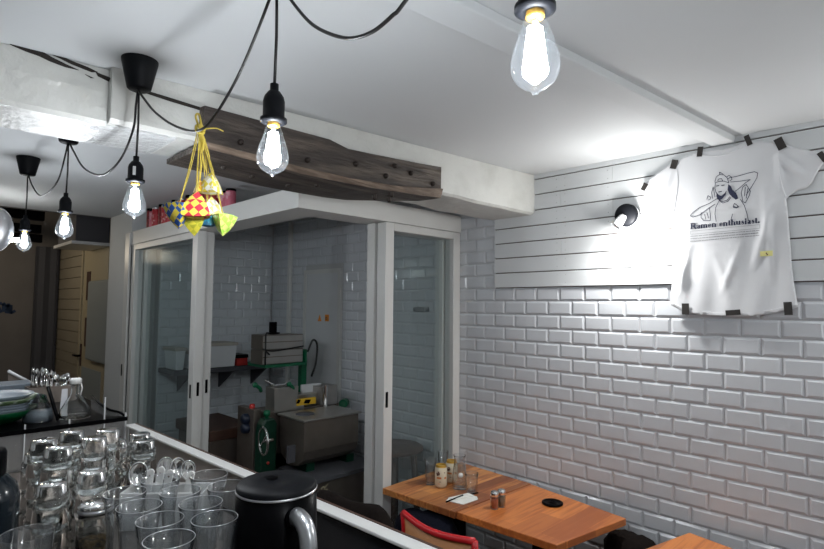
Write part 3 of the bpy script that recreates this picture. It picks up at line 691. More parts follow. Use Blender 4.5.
# ---- tumblers
def glass_prof(h, rb, rt, th=.0022, base=.008):
    return [(1e-5, 0), (rb - .002, 0), (rb, .002), (rt, h), (rt - th * .5, h + .001), (rt - th, h), (rb - th, base), (1e-5, base)]
def make_tumbler(x, y, z, label, group):
    t = MB(); prof = [(r, .088 - zz) for r, zz in glass_prof(.088, .029, .038)]
    t.lathe((x, y, z), prof, 28)
    for k in range(3): t.lathe((x, y, z), [(.0342 - .0006 * k, .030 + .012 * k), (.0362 - .0006 * k, .036 + .012 * k), (.0342 - .0008 * k, .042 + .012 * k)], 28)
    o = t.build('tumbler', M['glass']); o['label'] = label; o['category'] = 'glass'; o['group'] = group
    return o
stacks = [(.335, 1.60, 4, 'the tall stack behind the black bottle'), (.425, 1.635, 4, 'the tall stack left of the ladles'), (.480, 1.715, 4, 'the tall stack behind the ladles'), (.590, 1.75, 3, 'the stack nearest the steel splashback'),
          (.390, 1.515, 3, 'the stack behind the tea jar'), (.300, 1.475, 3, 'the stack left of the tea jar'), (.325, 1.70, 4, 'the second tall stack behind the black bottle'), (.400, 1.765, 4, 'the tall stack in the middle of the stacks'),
          (.330, 1.80, 3, 'the rear left stack'), (.430, 1.860, 3, 'the rear middle stack'), (.525, 1.80, 3, 'the rear stack behind the ladles'), (.610, 1.85, 3, 'the rear right stack by the splashback'), (.530, 1.90, 3, 'the farthest stack by the acrylic screen')]
lev = {4: ['lowest', 'second from the bottom', 'second from the top', 'topmost'], 3: ['lowest', 'middle one', 'topmost']}
me0 = None; rnd = random.Random(2)
for (x, y, n, lb) in stacks:
    for k in range(n):
        lab = 'upside-down tumbler, ' + lev[n][k] + ' of ' + lb
        if me0 is None: me0 = make_tumbler(0, 0, 0, lab, 'upside-down tumblers stacked on the bar'); c = me0
        else: c = me0.copy(); col.objects.link(c); c['label'] = lab
        c.location = (x + rnd.uniform(-.003, .003), y + rnd.uniform(-.003, .003), CT + .001 + .054 * k)
# ---- flared carafes standing upright
cpf = [(1e-5, 0), (.036, 0), (.039, .004), (.040, .03), (.0345, .10), (.0335, .12), (.037, .16), (.0432, .198), (.0425, .199), (.0415, .198), (.035, .158), (.0315, .12), (.0325, .10), (.037, .03), (.034, .008), (1e-5, .008)]
cn = [(.489, 1.330, 'farthest back, before the white spoon dish'), (.585, 1.285, 'farthest right of the back pair, next to the ledge'), (.490, 1.218, 'second row, left one'), (.580, 1.180, 'beside the black kettle lid'), (.400, 1.290, 'just right of the tea jar'),
      (.493, 1.118, 'in the middle of the cluster'), (.395, 1.185, 'left edge of the cluster, third row'), (.400, 1.085, 'left edge of the cluster, second row from the front'), (.478, 1.020, 'front row, touching the kettle side'), (.380, .985, 'front row, nearest the camera')]
c0 = None
for (x, y, lb) in cn:
    lab = 'tall flared clear carafe glass, ' + lb
    if c0 is None:
        c0 = thing('carafe_glass', (0, 0, 0), lab, 'glass', 'flared carafe glasses on the bar'); c = c0
        m = MB(); m.lathe((0, 0, 0), cpf, 32); m.build('glass_body', M['glass2'], c0); MB().tube([(.0424 * math.cos(2 * PI * i / 40), .0424 * math.sin(2 * PI * i / 40), .1985) for i in range(40)], .0006, 6, closed=True).build('rim_highlight', M['silver'], c0)  # thin silver ring stands in for the highlight along the glass lip
    else: c = copy_tree(c0); c['label'] = lab
    c.location = (x, y, CT + .001)
# ---- tea jar
j = Vector((.372, 1.395, CT + .001)); tj = thing('tea_jar', j, 'clip-top glass jar half full of dried brown tea in front of the tumblers', 'jar')
m = MB(); m.lathe(j, [(1e-5, 0), (.036, 0), (.038, .004), (.038, .115), (.034, .128), (.032, .14), (.0305, .14), (.032, .126), (.036, .113), (.036, .006), (1e-5, .006)], 28); m.build('jar_body', M['glass'], tj)
MB().lathe(j, [(1e-5, .008), (.035, .008), (.035, .070), (.02, .078), (1e-5, .074)], 24).build('tea_leaves', M['tea'], tj)
m = MB(); m.lathe(j, [(1e-5, .158), (.030, .157), (.036, .152), (.036, .147), (1e-5, .147)], 28); m.build('lid', M['glass'], tj)
m = MB(); m.lathe(j, [(.0335, .146), (.0365, .1445), (.0365, .139), (.0335, .138)], 28); m.build('metal_ring', M['silver'], tj)
a = j + Vector((.036, -.012, .145)); MB().tube([a, a + Vector((.012, -.004, .004)), a + Vector((.014, -.005, -.03)), a + Vector((.004, -.002, -.045))], .0016, 8).build('clip', M['chrome'], tj)
# ---- black measuring bottle
b = Vector((.165, 1.44, CT + .001)); bb = thing('measuring_bottle', b, 'tall black lidded squeeze bottle with white measuring marks at the left edge', 'bottle')
MB().lathe(b, [(1e-5, 0), (.065, 0), (.070, .006), (.070, .20), (.064, .225), (.046, .245), (.040, .25), (1e-5, .25)], 36).build('bottle_body', M['liquid'], bb)
MB().lathe(b, [(.041, .246), (.044, .25), (.044, .292), (.040, .30), (1e-5, .30)], 36).build('cap', M['black'], bb)
m = MB(); vd = Vector((-b.x, -b.y, 0)).normalized(); a0 = math.atan2(vd.y, vd.x) + .25
for k in range(12):
    a = a0; p = b + Vector((math.cos(a) * .0706, math.sin(a) * .0706, .03 + k * .014)); m.obox(p, (.001, .012 if k % 3 else .02, .002), a)
m.build('measuring_marks', M['whitep'], bb)
# ---- clear glass near left corner
m = MB(); m.lathe((.212, 1.215, CT + .001), [(1e-5, 0), (.034, 0), (.036, .003), (.043, .185), (.0425, .187), (.0415, .185), (.034, .010), (1e-5, .010)], 36)
for k in range(3): m.lathe((.212, 1.215, CT + .001), [(.0385 + .0012 * k, .07 + .02 * k), (.0395 + .0012 * k, .076 + .02 * k), (.0388 + .0012 * k, .082 + .02 * k)], 36)
tag(m.build('highball_glass', M['glass2']), 'single tall clear glass standing at the lower left corner before the black bottle', 'glass')
# ---- white dish with soup spoons and ladles
dq = Vector((.593, 1.560, CT + .001)); ang = math.radians(-42)
dish = thing('spoon_dish', dq, 'white ceramic dish holding spoons beside the steel splashback', 'dish')
def dbox(mb, cx_, cy_, cz_, sx_, sy_, sz_): return mb.obox(dq + Matrix.Rotation(ang, 3, 'Z') @ Vector((cx_, cy_, cz_)), (sx_, sy_, sz_), ang)
m = MB(); dbox(m, 0, 0, .004, .22, .09, .008)
for s_ in (-1, 1): dbox(m, 0, s_ * .042, .05, .22, .006, .10); dbox(m, s_ * .107, 0, .05, .006, .078, .10)
m.build('dish_body', M['white'], dish, bevel=.003)
cupq = Vector((.545, 1.735, CT + .001))
def ladle(x, y, ztop, rz, label, tilt=.2, r=.023):
    q_ = dq + Matrix.Rotation(ang, 3, 'Z') @ Vector((x, y, 0)); x, y = q_.x, q_.y; base = Vector((x, y, CT + .012)); t = thing('ladle_spoon', base, label, 'spoon', 'steel ladles standing in the dish')
    tip = base + Vector((tilt * .06, -.01, ztop - CT - .012))
    MB().tube([base, base.lerp(tip, .5) + Vector((.002, 0, 0)), tip], .0028, 8).build('handle', M['chrome'], t)
    m = MB(); vd = (O - tip); vd.z = 0; vd.normalize(); vd = (vd + Vector((.3 * math.sin(rz), 0, .25))).normalized()
    prof = [(1e-5, -.012), (r * .45, -.010), (r * .8, -.005), (r, .0), (r * .96, .0015), (r * .78, -.0035), (r * .42, -.008), (1e-5, -.010)]
    m.lathe(tip + Vector((0, 0, r * 1.0)), prof, 24, vd)
    for i in range(len(m.v)): m.v[i].z = tip.z + r + (m.v[i].z - tip.z - r) * 1.35
    m.build('bowl', M['chrome'], t)
ladle(-.085, .0, 1.215, .2, 'shiny steel ladle with a pale reflection, leftmost over the white dish', .0, .025)
ladle(-.035, .02, 1.222, -.9, 'dark steel ladle, second from the left over the white dish', .25, .024)
ladle(.010, .015, 1.228, 2.2, 'steel ladle seen nearly edge-on, third over the white dish', .1, .022)
ladle(.035, .025, 1.222, 2.8, 'steel ladle, rightmost over the white dish', .1, .020)
rnd = random.Random(9)
for i, (dx, dy, lb) in enumerate(((-.02, -.02, 'leftmost'), (.004, -.025, 'second from the left'), (.03, -.01, 'third from the left'), (.06, .0, 'rightmost'))):
    base = dq + Matrix.Rotation(ang, 3, 'Z') @ Vector((-.055 + .022 * i + (.03 if i == 3 else 0), -.012 + .004 * (i % 2), .02)); t = thing('soup_spoon', base, 'white soup spoon with dark dot, ' + lb + ' in the dish', 'spoon', 'white soup spoons in the dish')
    tp = base + Vector((.010 + .004 * i, -.01, (.128, .132, .124, .118)[i]))
    m = MB(); vv = (tp - base); sd = Vector((.7, -.7, 0)) * .0105
    m.prism([base - sd * .8, base + sd * .8, tp + sd, tp + vv.normalized() * .006 + sd * .6, tp + vv.normalized() * .008, tp + vv.normalized() * .006 - sd * .6, tp - sd], (-.004, -.004, 0)); m.build('handle', M['white'], t, bevel=.0015)
    m = MB(); m.sphere(base, .017, 14, (1, 1.3, .6)); m.build('bowl', M['white'], t)
    MB().cyl(tp - vv.normalized() * .010 + Vector((-.004, -.004, 0)), tp - vv.normalized() * .010 + Vector((-.0055, -.0055, 0)), .0024, n=10).build('dot', M['canmark'], t)
# ---- kettle
k = Vector((.600, 1.000, CT + .001)); kt = thing('electric_kettle', k, 'black electric kettle with a silver handle in the lower foreground', 'kettle')
m = MB(); m.lathe(k, [(1e-5, 0), (.086, 0), (.089, .006), (.084, .12), (.0805, .230), (1e-5, .232)], 56); m.build('kettle_body', M['black'], kt)
MB().lathe(k, [(.0795, .229), (.0822, .231), (.0822, .2335), (.0795, .235)], 56).build('silver_rim', M['silver'], kt)
m = MB(); m.lathe(k, [(.081, .235), (.0805, .240), (.076, .246), (.03, .2475), (.016, .2445), (1e-5, .2435)], 56); m.build('lid', M['matteblack'], kt)
hv = Vector((-.10, -.99, 0)).normalized(); sv = Vector((hv.y, -hv.x, 0))
m = MB(); q0 = k + Vector((0, 0, .2465))
lid_n = Vector((-.1, .25, 0))
m.lathe(q0 - hv * .03, [(1e-5, .0012), (.013, .001), (.016, 0)], 24)
m.build('lid_button', M['black'], kt)
m = MB(); m.tube([q0 + Vector((-.70, -.71, 0)) * .048 + Vector((0, 0, -.001)), q0 + Vector((.71, -.70, 0)) * .074 + Vector((0, 0, -.002))], .0013, 6); m.build('lid_seam', M['liquid'], kt)
m = MB(); path = [k + hv * .070 + Vector((0, 0, .198)), k + hv * .100 + Vector((0, 0, .203)), k + hv * .128 + Vector((0, 0, .192)), k + hv * .140 + Vector((0, 0, .160)), k + hv * .138 + Vector((0, 0, .11)), k + hv * .120 + Vector((0, 0, .05)), k + hv * .088 + Vector((0, 0, .025))]
m.tube(spline(path, 8), .0165, 20); m.build('handle', M['silver'], kt)
MB().lathe(k + hv * .076 + Vector((0, 0, .198)), [(.0175, 0), (.0205, .004), (.0205, .012), (.0172, .016)], 28, hv).build('handle_collar', M['black'], kt)

# ---- raised unit with acrylic screen
UZ = 1.245; U0 = Vector((A.x - .02, 2.41, 0))
un = thing('topping_cabinet', (.2, 2.7, 0), 'raised steel cabinet with clear acrylic front and black top edge behind the tumblers', 'cabinet')
MB().box((-.7, 2.43, 0), (A.x - .005, 3.3, UZ - .012)).build('cabinet_body', M['steel'], un)
MB().box((-.7, 2.41, UZ - .012), (A.x, 3.3, UZ)).build('black_top', M['black'], un, bevel=.003)
for (x0, x1) in ((-.7, .395), (.40, .535), (.54, .655), (.66, A.x - .01)):
    MB().box((x0, 2.402, CT + .002), (x1, 2.407, UZ - .012)).build('acrylic_panel', M['acryl'], un)
for x in (.3975, .5375, .6575, A.x - .006):
    MB().box((x - .002, 2.400, CT + .002), (x + .002, 2.409, UZ + (.09 if x == .6575 else .02))).build('panel_edge', M['whitep'], un)
MB().box((-.7, 2.398, UZ - .012), (A.x, 2.412, UZ + .004)).build('black_rim', M['black'], un)
cv = [zp(92, 396, 1.30), zp(98, 402, 1.29), zp(108, 409, 1.27), zp(120, 412.5, 1.26), Vector((A.x - .004, 2.42, UZ + .003))]
cq = MB(); cvs = spline(cv, 5)
cq.add([tuple(p) for p in cvs] + [(p.x, p.y, UZ - .001) for p in cvs], [(i, i + 1, len(cvs) + i + 1, len(cvs) + i) for i in range(len(cvs) - 1)]); cq.build('curved_side_guard', M['acryl'], un, solid=.004)
MB().tube(cvs, .005, 8).build('curved_black_edge', M['black'], un)
# objects on the raised unit
bw = zp(8, 427, UZ); 
def plate(z, r, h, mm, lb, nm='plate', cat='plate', x=bw.x - .02, y=2.62, g='dishes stacked on the raised cabinet'):
    m = MB(); m.lathe((x, y, z), [(1e-5, 0), (r * .45, 0), (r * .5, .003), (r * .85, h * .55), (r, h), (r * .985, h + .002), (r * .82, h * .55 + .004), (r * .45, .006), (1e-5, .006)], 40)
    return tag(m.build(nm, mm), lb, cat, g)
plate(UZ + .001, .13, .05, M['bowlgreen'], 'dark green bowl at the bottom of the dish stack on the raised cabinet', 'bowl', 'bowl')
for i, w_ in enumerate(('lowest grey-blue plate of the dish stack, above the green bowl', 'second grey-blue plate from the bottom of the dish stack', 'third grey-blue plate from the bottom of the dish stack')):
    plate(UZ + .024 + i * .010, .118 - .003 * i, .034, M['plate'], w_)
plate(UZ + .060, .135, .036, M['leaf'], 'painted green and white leaf plate on top of the dish stack')
plate(UZ + .078, .115, .03, M['plate'], 'pale plate lying over the painted leaf plate, topmost of the dish stack')
p = Vector((.462, 2.55, UZ + .001)); t = thing('glass_jug', p, 'squat clear bell-shaped glass bottle on the raised cabinet beside the dishes', 'bottle')
MB().lathe(p, [(1e-5, 0), (.048, 0), (.052, .006), (.046, .04), (.034, .07), (.028, .085), (.024, .10), (.012, .105), (1e-5, .106)], 28).build('bottle_body', M['glass'], t)
MB().lathe(p, [(1e-5, .005), (.044, .005), (.040, .035), (.02, .04), (1e-5, .04)], 24).build('bottle_contents', M['plate'], t)
p = Vector((.580, 2.52, UZ + .001)); t = thing('flask_bottle', p, 'conical clear glass flask with a white stopper on the raised cabinet', 'bottle')
MB().lathe(p, [(1e-5, 0), (.055, 0), (.060, .006), (.052, .035), (.030, .075), (.017, .10), (.015, .135), (.018, .14), (.016, .14), (.0135, .135), (.015, .10), (.028, .075), (.050, .035), (.056, .008), (1e-5, .005)], 32).build('flask_body', M['glass'], t)
MB().lathe(p, [(.014, .136), (.021, .140), (.021, .156), (.017, .160), (1e-5, .160)], 24).build('stopper', M['white'], t)
MB().tube([p + Vector((.015, -.008, .146)), p + Vector((.020, -.012, .12)), p + Vector((.014, -.012, .09))], .003, 8).build('swing_clip', M['white'], t)
def stick(a, b, w_, mm, nm, lb, cat):
    m = MB(); m.tube([a, b], w_, 8); tag(m.build(nm, mm), lb, cat)
stick(zp(58, 420, UZ + .004), yp(48, 387, 2.60), .007, M['black'], 'black_straw', 'black rod leaning on the raised cabinet left of the conical flask', 'rod')
m = MB(); a = zp(63, 419, UZ + .002); b_ = yp(65, 389, 2.60); m.prism([a + Vector((-.014, 0, 0)), a + Vector((.014, 0, 0)), b_ + Vector((.010, 0, 0)), b_ + Vector((-.010, 0, 0))], (0, .004, 0))
tag(m.build('metal_ruler', M['silver']), 'flat pale metal blade standing beside the black rod and conical flask', 'blade')
# utensil bin with upright cutlery
ub = Vector((.50, 3.02, UZ + .001)); t = thing('utensil_bin', ub, 'steel bin behind the flask crammed with upright cutlery', 'bin')
a0 = yp(28, 385, 3.0).x; a1 = yp(75, 400, 3.0).x
m = MB()
m.box((a0, 2.98, UZ + .001), (a1, 2.984, UZ + .075)); m.box((a0, 3.07, UZ + .001), (a1, 3.074, UZ + .075)); m.box((a0, 2.984, UZ + .001), (a0 + .004, 3.07, UZ + .075)); m.box((a1 - .004, 2.984, UZ + .001), (a1, 3.07, UZ + .075)); m.build('bin_body', M['steeldull'], t)
rnd = random.Random(11); NF = 26; f0 = None
for i in range(NF):
    fx = a0 + .012 + (a1 - a0 - .024) * (i // 2 + .5) / (NF / 2); fy = 3.0 + (i % 2) * .045; hh = .135 - .055 * (i / NF) + rnd.uniform(-.006, .012)
    lab = 'steel spoon standing upright in the steel bin behind the flask'
    if f0 is None:
        f0 = thing('cutlery_spoon', (0, 0, 0), lab, 'cutlery', 'upright spoons in the steel bin')
        MB().tube([(0, 0, 0), (0, 0, .09)], .0022, 6).build('handle', M['chrome'], f0)
        m = MB(); m.sphere((0, 0, .105), .016, 12, (.75, .25, 1.15)); m.build('bowl', M['chrome'], f0); c = f0
    else: c = copy_tree(f0)
    c.location = (fx, fy, UZ + .004 + hh - .10); c.rotation_euler = (rnd.uniform(-.1, .1), rnd.uniform(-.12, .12), rnd.uniform(0, 3))
m = MB(); p0_ = yp(8, 372, 3.6); p1_ = yp(33, 384, 3.6); m.prism([yp(8, 371, 3.5), yp(33, 384, 3.5), yp(33, 400, 3.5), yp(8, 400, 3.5)], (0, .03, 0))
t = thing('cutting_board', yp(20, 400, 3.5), 'pale upright board behind the grey box at the far left', 'board')
m.build('board_body', M['steeldull'], t); m = MB(); m.tube([yp(8, 371, 3.49), yp(33, 384, 3.49)], .008, 8); m.build('pale_edge', M['whitep'], t)
m = MB(); q0 = yp(-6, 384, 3.2); q1 = yp(30, 400, 3.2); m.box((q0.x, 3.12, UZ + .001), (q1.x, 3.28, q0.z)); tag(m.build('storage_box', M['plate'], bevel=.004), 'dull grey box on the raised cabinet behind the dish stack', 'box')
# far counter behind the unit so the board does not float
MB().box((-.7, 3.31, 0), (A.x, 3.9, 1.2)).build('back_counter', M['steeldull']); o = bpy.data.objects['back_counter']; tag(o, 'dull steel counter continuing behind the raised cabinet', 'counter')

# ================================================================ FAR ROOM
d2 = MB().box((1.606, 5.95, 0), (1.62, 6.86, 2.32)).build('door_2', M['cream']); struct(d2)
for (y0, y1, z0, z1) in ((6.56, 6.70, 1.74, 2.05), (6.56, 6.70, 1.24, 1.55), (6.05, 6.75, .2, 1.02)):
    m = MB(); m.box((1.600, y0, z0), (1.607, y1, z1)); m.build('recessed_panel', M['darkwood'] if z0 > 1.1 else M['lightgrey'], d2)
MB().tube([(1.600, 6.82, 1.13), (1.56, 6.82, 1.13), (1.555, 6.93, 1.13)], .012, 8).build('door_handle', M['black'], d2)
MB().box((1.598, 6.795, 1.02), (1.606, 6.845, 1.26)).build('handle_plate', M['darkwood'], d2)
MB().box((1.59, 6.845, 0), (1.62, 6.90, 2.36)).build('door_frame', M['cream'], d2)
m = MB(); a = xp(88, 281, 1.55); b_ = xp(104, 362, 1.55); m.box((1.55, 5.2, 1.12), (1.59, 6.44, 1.94)); tag(m.build('grey_board', M['lightgrey'], bevel=.02), 'pale grey-green rounded board hung on the cream door at the far end', 'board')
# dark curtain strips at the far wall end
cu = MB()
cu.prism([(1.34 + .03 * i, 7.93 + .012 * math.sin(i * 1.6), 0) for i in range(9)] + [(1.34 + .03 * i, 7.99, 0) for i in (8, 0)], (0, 0, 2.4))
tag(cu.build('curtain', M['darkvoid']), 'dark bluish folded curtain in the corner beside the plank wall', 'curtain')
# ventilation box + dark rails under the far ceiling
m = MB(); m.box((1.30, 5.9, 2.30), (1.59, 6.6, 2.84)); t = thing('air_unit', (1.4, 6.2, 2.30), 'grey air handling box with a pale lower edge high on the far wall', 'air unit')
m.build('casing', M['darkvoid'], t); MB().box((1.26, 5.86, 2.27), (1.59, 6.6, 2.299)).build('lower_edge', M['whitep'], t)
for i, (x0, x1, y, z, lb) in enumerate(((-.6, 1.1, 6.2, 2.50, 'nearest'), (-.4, 1.2, 6.9, 2.45, 'middle'), (-.2, 1.3, 7.4, 2.40, 'farthest'))):
    m = MB(); m.box((x0, y, z), (x1, y + .08, z + .09)); m.cyl(((x0 + x1) / 2, y + .04, z + .09), ((x0 + x1) / 2, y + .04, 2.86), .02); tag(m.build('ceiling_rail', M['black'], bevel=.01), 'dark hanging rail under the far ceiling, the %s one' % lb, 'rail', 'dark rails under the far ceiling')
m = MB(); p0_ = yp(3, 239.5, 4.6); p1_ = yp(19, 240, 4.6); m.cyl(p0_ - Vector((.1, 0, 0)), p1_, .014)
tt = thing('tube_light', p0_, 'short glowing white tube light at the left edge beside the leftmost bulb', 'tube light'); m.build('tube', M['glow'], tt)
MB().cyl(Vector((p0_.x - .05, 4.6, p0_.z)), (p0_.x - .05, 4.6, 2.452), .008).build('hanger', M['black'], tt)
p = yp(-15, 229, 2.9); t = thing('round_pendant_shade', p, 'round silver metal lamp shade cut off by the left edge', 'lamp shade')
n_ = Vector((.55, -.8, -.15)).normalized()
MB().lathe(p, [(1e-5, .0), (.03, .0), (.06, -.01), (.10, -.035), (.098, -.038), (.06, -.016), (1e-5, -.008)], 40, -n_).build('shade', M['silver'], t)
MB().lathe(p, [(.098, -.040), (.104, -.034), (.100, -.030)], 40, -n_).build('shade_rim', M['chrome'], t)
MB().tube([p, p + Vector((-.02, .05, .12)), Vector((p.x - .02, p.y + .05, CZ))], .006, 8).build('hanger', M['black'], t)
# blue painted characters on the far wall
m = MB(); X_ = lambda px, py: yp(px, py, 7.996)
def wst(pts, w_=.03):
    P = [X_(x, y) for x, y in pts]
    for a, b in zip(P[:-1], P[1:]):
        d = (b - a); n = Vector((0, 1, 0)).cross(d).normalized() * w_ / 2; e = d.normalized() * w_ * .3
        m.prism([a - n - e, b - n + e, b + n + e, a + n - e], (0, -.004, 0))
for s_ in ([(2.5, 305), (4.5, 303.5)], [(3.8, 304), (3.0, 311)], [(6, 305.5), (11.5, 306.2)], [(6.5, 306), (6.2, 312)], [(11, 306), (10.6, 312)], [(6.4, 309), (10.8, 309.6)], [(6.2, 312), (11.5, 312.6)], [(11.4, 312.6), (14.6, 311)], [(8.7, 304.2), (8.4, 312)], [(-1, 304), (1, 303)], [(-1, 308), (.5, 312)]): wst(s_)
wd = m.build('wall_lettering', mat('dark_blue_paint', (.01, .03, .08), .6)); tag(wd, 'dark blue painted characters on the grey far wall at the left edge', 'lettering')

# ================================================================ CANS ON THE HEADER
cm = [('red_white', mat('red_can_print', (.42, .02, .03), .45, noise=(30, (.75, .5, .5), .55, .7), stretch=(1, 1, 1.5))),
      ('pink_white', mat('pink_can_print', (.55, .12, .18), .45, noise=(22, (.8, .55, .6), .5, .7))),
      ('dark_red', mat('dark_red_can_print', (.16, .01, .015), .45, noise=(34, (.5, .08, .08), .55, .75)))]
cans = []
ORD = 'first second third fourth fifth sixth seventh eighth ninth tenth eleventh twelfth thirteenth fourteenth fifteenth sixteenth seventeenth eighteenth nineteenth twentieth'.split()
ys_ = [3.06, 3.15]
y = 3.27
while y < 4.5: ys_.append(y); y += .083
protos = {}
desc = {0: 'red and white', 1: 'pink patterned', 2: 'dark red'}
for i, y in enumerate(ys_):
    kind = 1 if i < 2 else (1 if i in (5, 15) else (2 if i % 3 == 1 else 0))
    h = .125 if i < 2 else .115
    lab = {0: 'pink patterned can with a black lid, rightmost on the white header', 1: 'pink patterned can with a black lid, second from the right on the white header'}.get(i, '%s can on the white header, %s from the right end' % (desc[kind], ORD[i]))
    if i == len(ys_) - 1: lab = '%s can at the far left end of the row on the white header' % desc[kind]
    if kind not in protos:
        t = thing('drink_can', (0, 0, 0), lab, 'can', 'cans lined up on the kitchen header')
        MB().lathe((0, 0, 0), [(1e-5, 0), (.026, 0), (.031, .006), (.031, .105), (.029, .110)], 24).build('can_body', cm[kind][1], t)
        MB().lathe((0, 0, 0), [(.029, .110), (.031, .112), (.031, .122), (.028, .125), (1e-5, .125)], 24).build('lid', M['black'] if kind == 1 else M['silver'] if kind == 0 else M['black'], t); protos[kind] = t; c = t
    else: c = copy_tree(protos[kind]); relabel(c, lab)
    c.location = (1.475 + .01 * math.sin(i * 2.1), y, HZ1 + .001); c.scale = (1, 1, 1 if i < 2 else (1.25, 1.4, 1.32)[i % 3])

# ================================================================ KITCHEN CONTENTS
# shelf on the back wall
sh = thing('wall_shelf', (2.0, KY - .2, 1.05), 'dark steel shelf along the tiled back wall of the kitchen', 'shelf')
MB().box((1.60, KY - .32, 1.165), (2.48, KY - .008, 1.20)).build('shelf_board', M['darkvoid'], sh)
for x in (1.75, 2.1, 2.4): MB().prism([(x, KY - .008, 1.165), (x, KY - .28, 1.165), (x, KY - .008, 1.0)], (.012, 0, 0)).build('bracket', M['darkvoid'], sh)
def tub(x0, x1, z1, lb, y0=KY - .30, y1=KY - .06):
    t = thing('storage_tub', ((x0 + x1) / 2, (y0 + y1) / 2, 1.2), lb, 'tub', 'plastic tubs on the kitchen shelf')
    m = MB(); z0 = 1.201; a = .012
    m.add([(x0 + a, y0 + a, z0), (x1 - a, y0 + a, z0), (x1 - a, y1 - a, z0), (x0 + a, y1 - a, z0), (x0, y0, z1), (x1, y0, z1), (x1, y1, z1), (x0, y1, z1)], [(0, 3, 2, 1), (4, 5, 6, 7), (0, 1, 5, 4), (1, 2, 6, 5), (2, 3, 7, 6), (3, 0, 4, 7)])
    m.build('tub_body', M['clearbox'], t, bevel=.006)
    MB().box((x0 - .008, y0 - .008, z1 - .012), (x1 + .008, y1 + .008, z1 + .012)).build('lid', M['beige'], t, bevel=.004)
qx = lambda px: yp(px, 355, KY - .3).x
tub(1.62, qx(186), 1.36, 'translucent white plastic tub on the left of the kitchen shelf')
tub(qx(190), qx(207), 1.33, 'translucent plastic tub in the middle of the kitchen shelf')
tub(qx(209.5), qx(237), 1.385, 'translucent white plastic tub beside the red box on the kitchen shelf')
t = thing('red_box', (qx(243), KY - .2, 1.2), 'small red box with a black lid on the kitchen shelf', 'box')
MB().box((qx(238.5), KY - .28, 1.201), (qx(249), KY - .1, 1.262)).build('box_body', M['redp'], t, bevel=.004); MB().box((qx(238), KY - .285, 1.263), (qx(249.5), KY - .095, 1.292)).build('lid', M['black'], t, bevel=.004)
# bin with dark wooden lid
t = thing('flour_bin', (1.78, 3.8, 0), 'pale bin with a dark brown lid on the kitchen floor behind the sliding door', 'bin')
MB().box((1.60, 3.52, 0), (1.90, 4.05, .80)).build('bin_body', M['steeldull'], t, bevel=.01); MB().box((1.585, 3.50, .80), (1.915, 4.07, .87)).build('lid', M['darkwood'], t, bevel=.006)
# dough mixer : tub, base, lid
mx_ = thing('dough_mixer', (2.1, 3.0, 0), 'steel dough mixer with a deep tub, green side column and handwheel', 'mixer')
x0, x1, y0, y1 = 1.905, 2.335, 2.87, 3.16
pr = [(y0, .985), (y0, .80), (y0 + .02, .745), (y0 + .07, .705), (y0 + .15, .69), (y1 - .12, .69), (y1 - .03, .74), (y1, .82), (y1, .985)]
MB().prism([(x0, a, b) for a, b in pr], (x1 - x0, 0, 0)).build('tub', M['steeldull'], mx_, bevel=.006)
MB().box((x0 - .012, y0 - .012, .985), (x1 + .015, y1 + .01, .998)).build('lid', M['steel'], mx_, bevel=.003)
MB().lathe((x0 + .11, y0 + .16, .998), [(.062, 0), (.062, .004), (.056, .006), (1e-5, .004)], 28).build('lid_port', M['darkvoid'], mx_)
MB().box((1.93, 2.80, 0), (2.45, 3.15, .62)).build('base', M['steeldull'], mx_, bevel=.006)
MB().box((1.91, 2.78, .622), (2.47, 3.17, .65)).build('base_top', M['darkvoid'], mx_, bevel=.004)
for x in (1.98, 2.30): MB().box((x, 2.95, .65), (x + .06, 3.1, .70)).build('tub_foot', M['darkgreen'], mx_)
tx = MB(); text_mesh('MR', .075, (2.04, 2.7985, .50), (0, 0, 1), (-1, 0, 0), tx); tx.build('lettering', M['cream'], mx_)
gx0 = yp(257, 440, 2.98).x; gx1 = 1.90
gx0 = yp(261, 440, 3.10).x; gx1 = yp(277, 440, 3.10).x
pf = [(gx0, .0), (gx1, .0), (gx1, .95), (gx1 - .02, .985), (gx0 + .03, .985), (gx0 + .01, .95), (gx0, .90)]
MB().prism([(a, 3.10, b) for a, b in pf], (0, .08, 0)).build('side_column', M['darkgreen'], mx_, bevel=.01)
gk = yp(271, 414, 3.09); MB().lathe(gk + Vector((0, .05, -.02)), [(.012, -.02), (.012, .0), (.022, .004), (.022, .03), (.014, .036), (1e-5, .036)], 16).build('knob', M['green'], mx_)
wc = yp(263.5, 441, 3.05); wn = Vector((-.98, .19, 0)).normalized(); wu = Vector((0, 0, 1)); wv = wn.cross(wu)
ring = [wc + (wu * math.cos(a) * .082 + wv * math.sin(a) * .082) for a in [2 * PI * i / 32 for i in range(32)]]
hw = MB().tube(ring, .008, 10, closed=True).build('handwheel', M['chrome'], mx_)
m = MB()
m.tube([wc - (wu * .6 - wv * .8) * .08, wc + (wu * .6 - wv * .8) * .08], .006, 8)
m.tube([wc - wn * .0, wc - wn * .06], .010, 8); m.build('spoke', M['chrome'], hw)
bt = yp(268, 463, 3.095); MB().sphere(bt, .010, 12).build('stop_button', M['redp'], mx_)
pp = MB(); pp.obox(yp(291, 454, 2.865), (.05, .02, .1)); pp.build('drain_valve', M['darkvoid'], mx_)
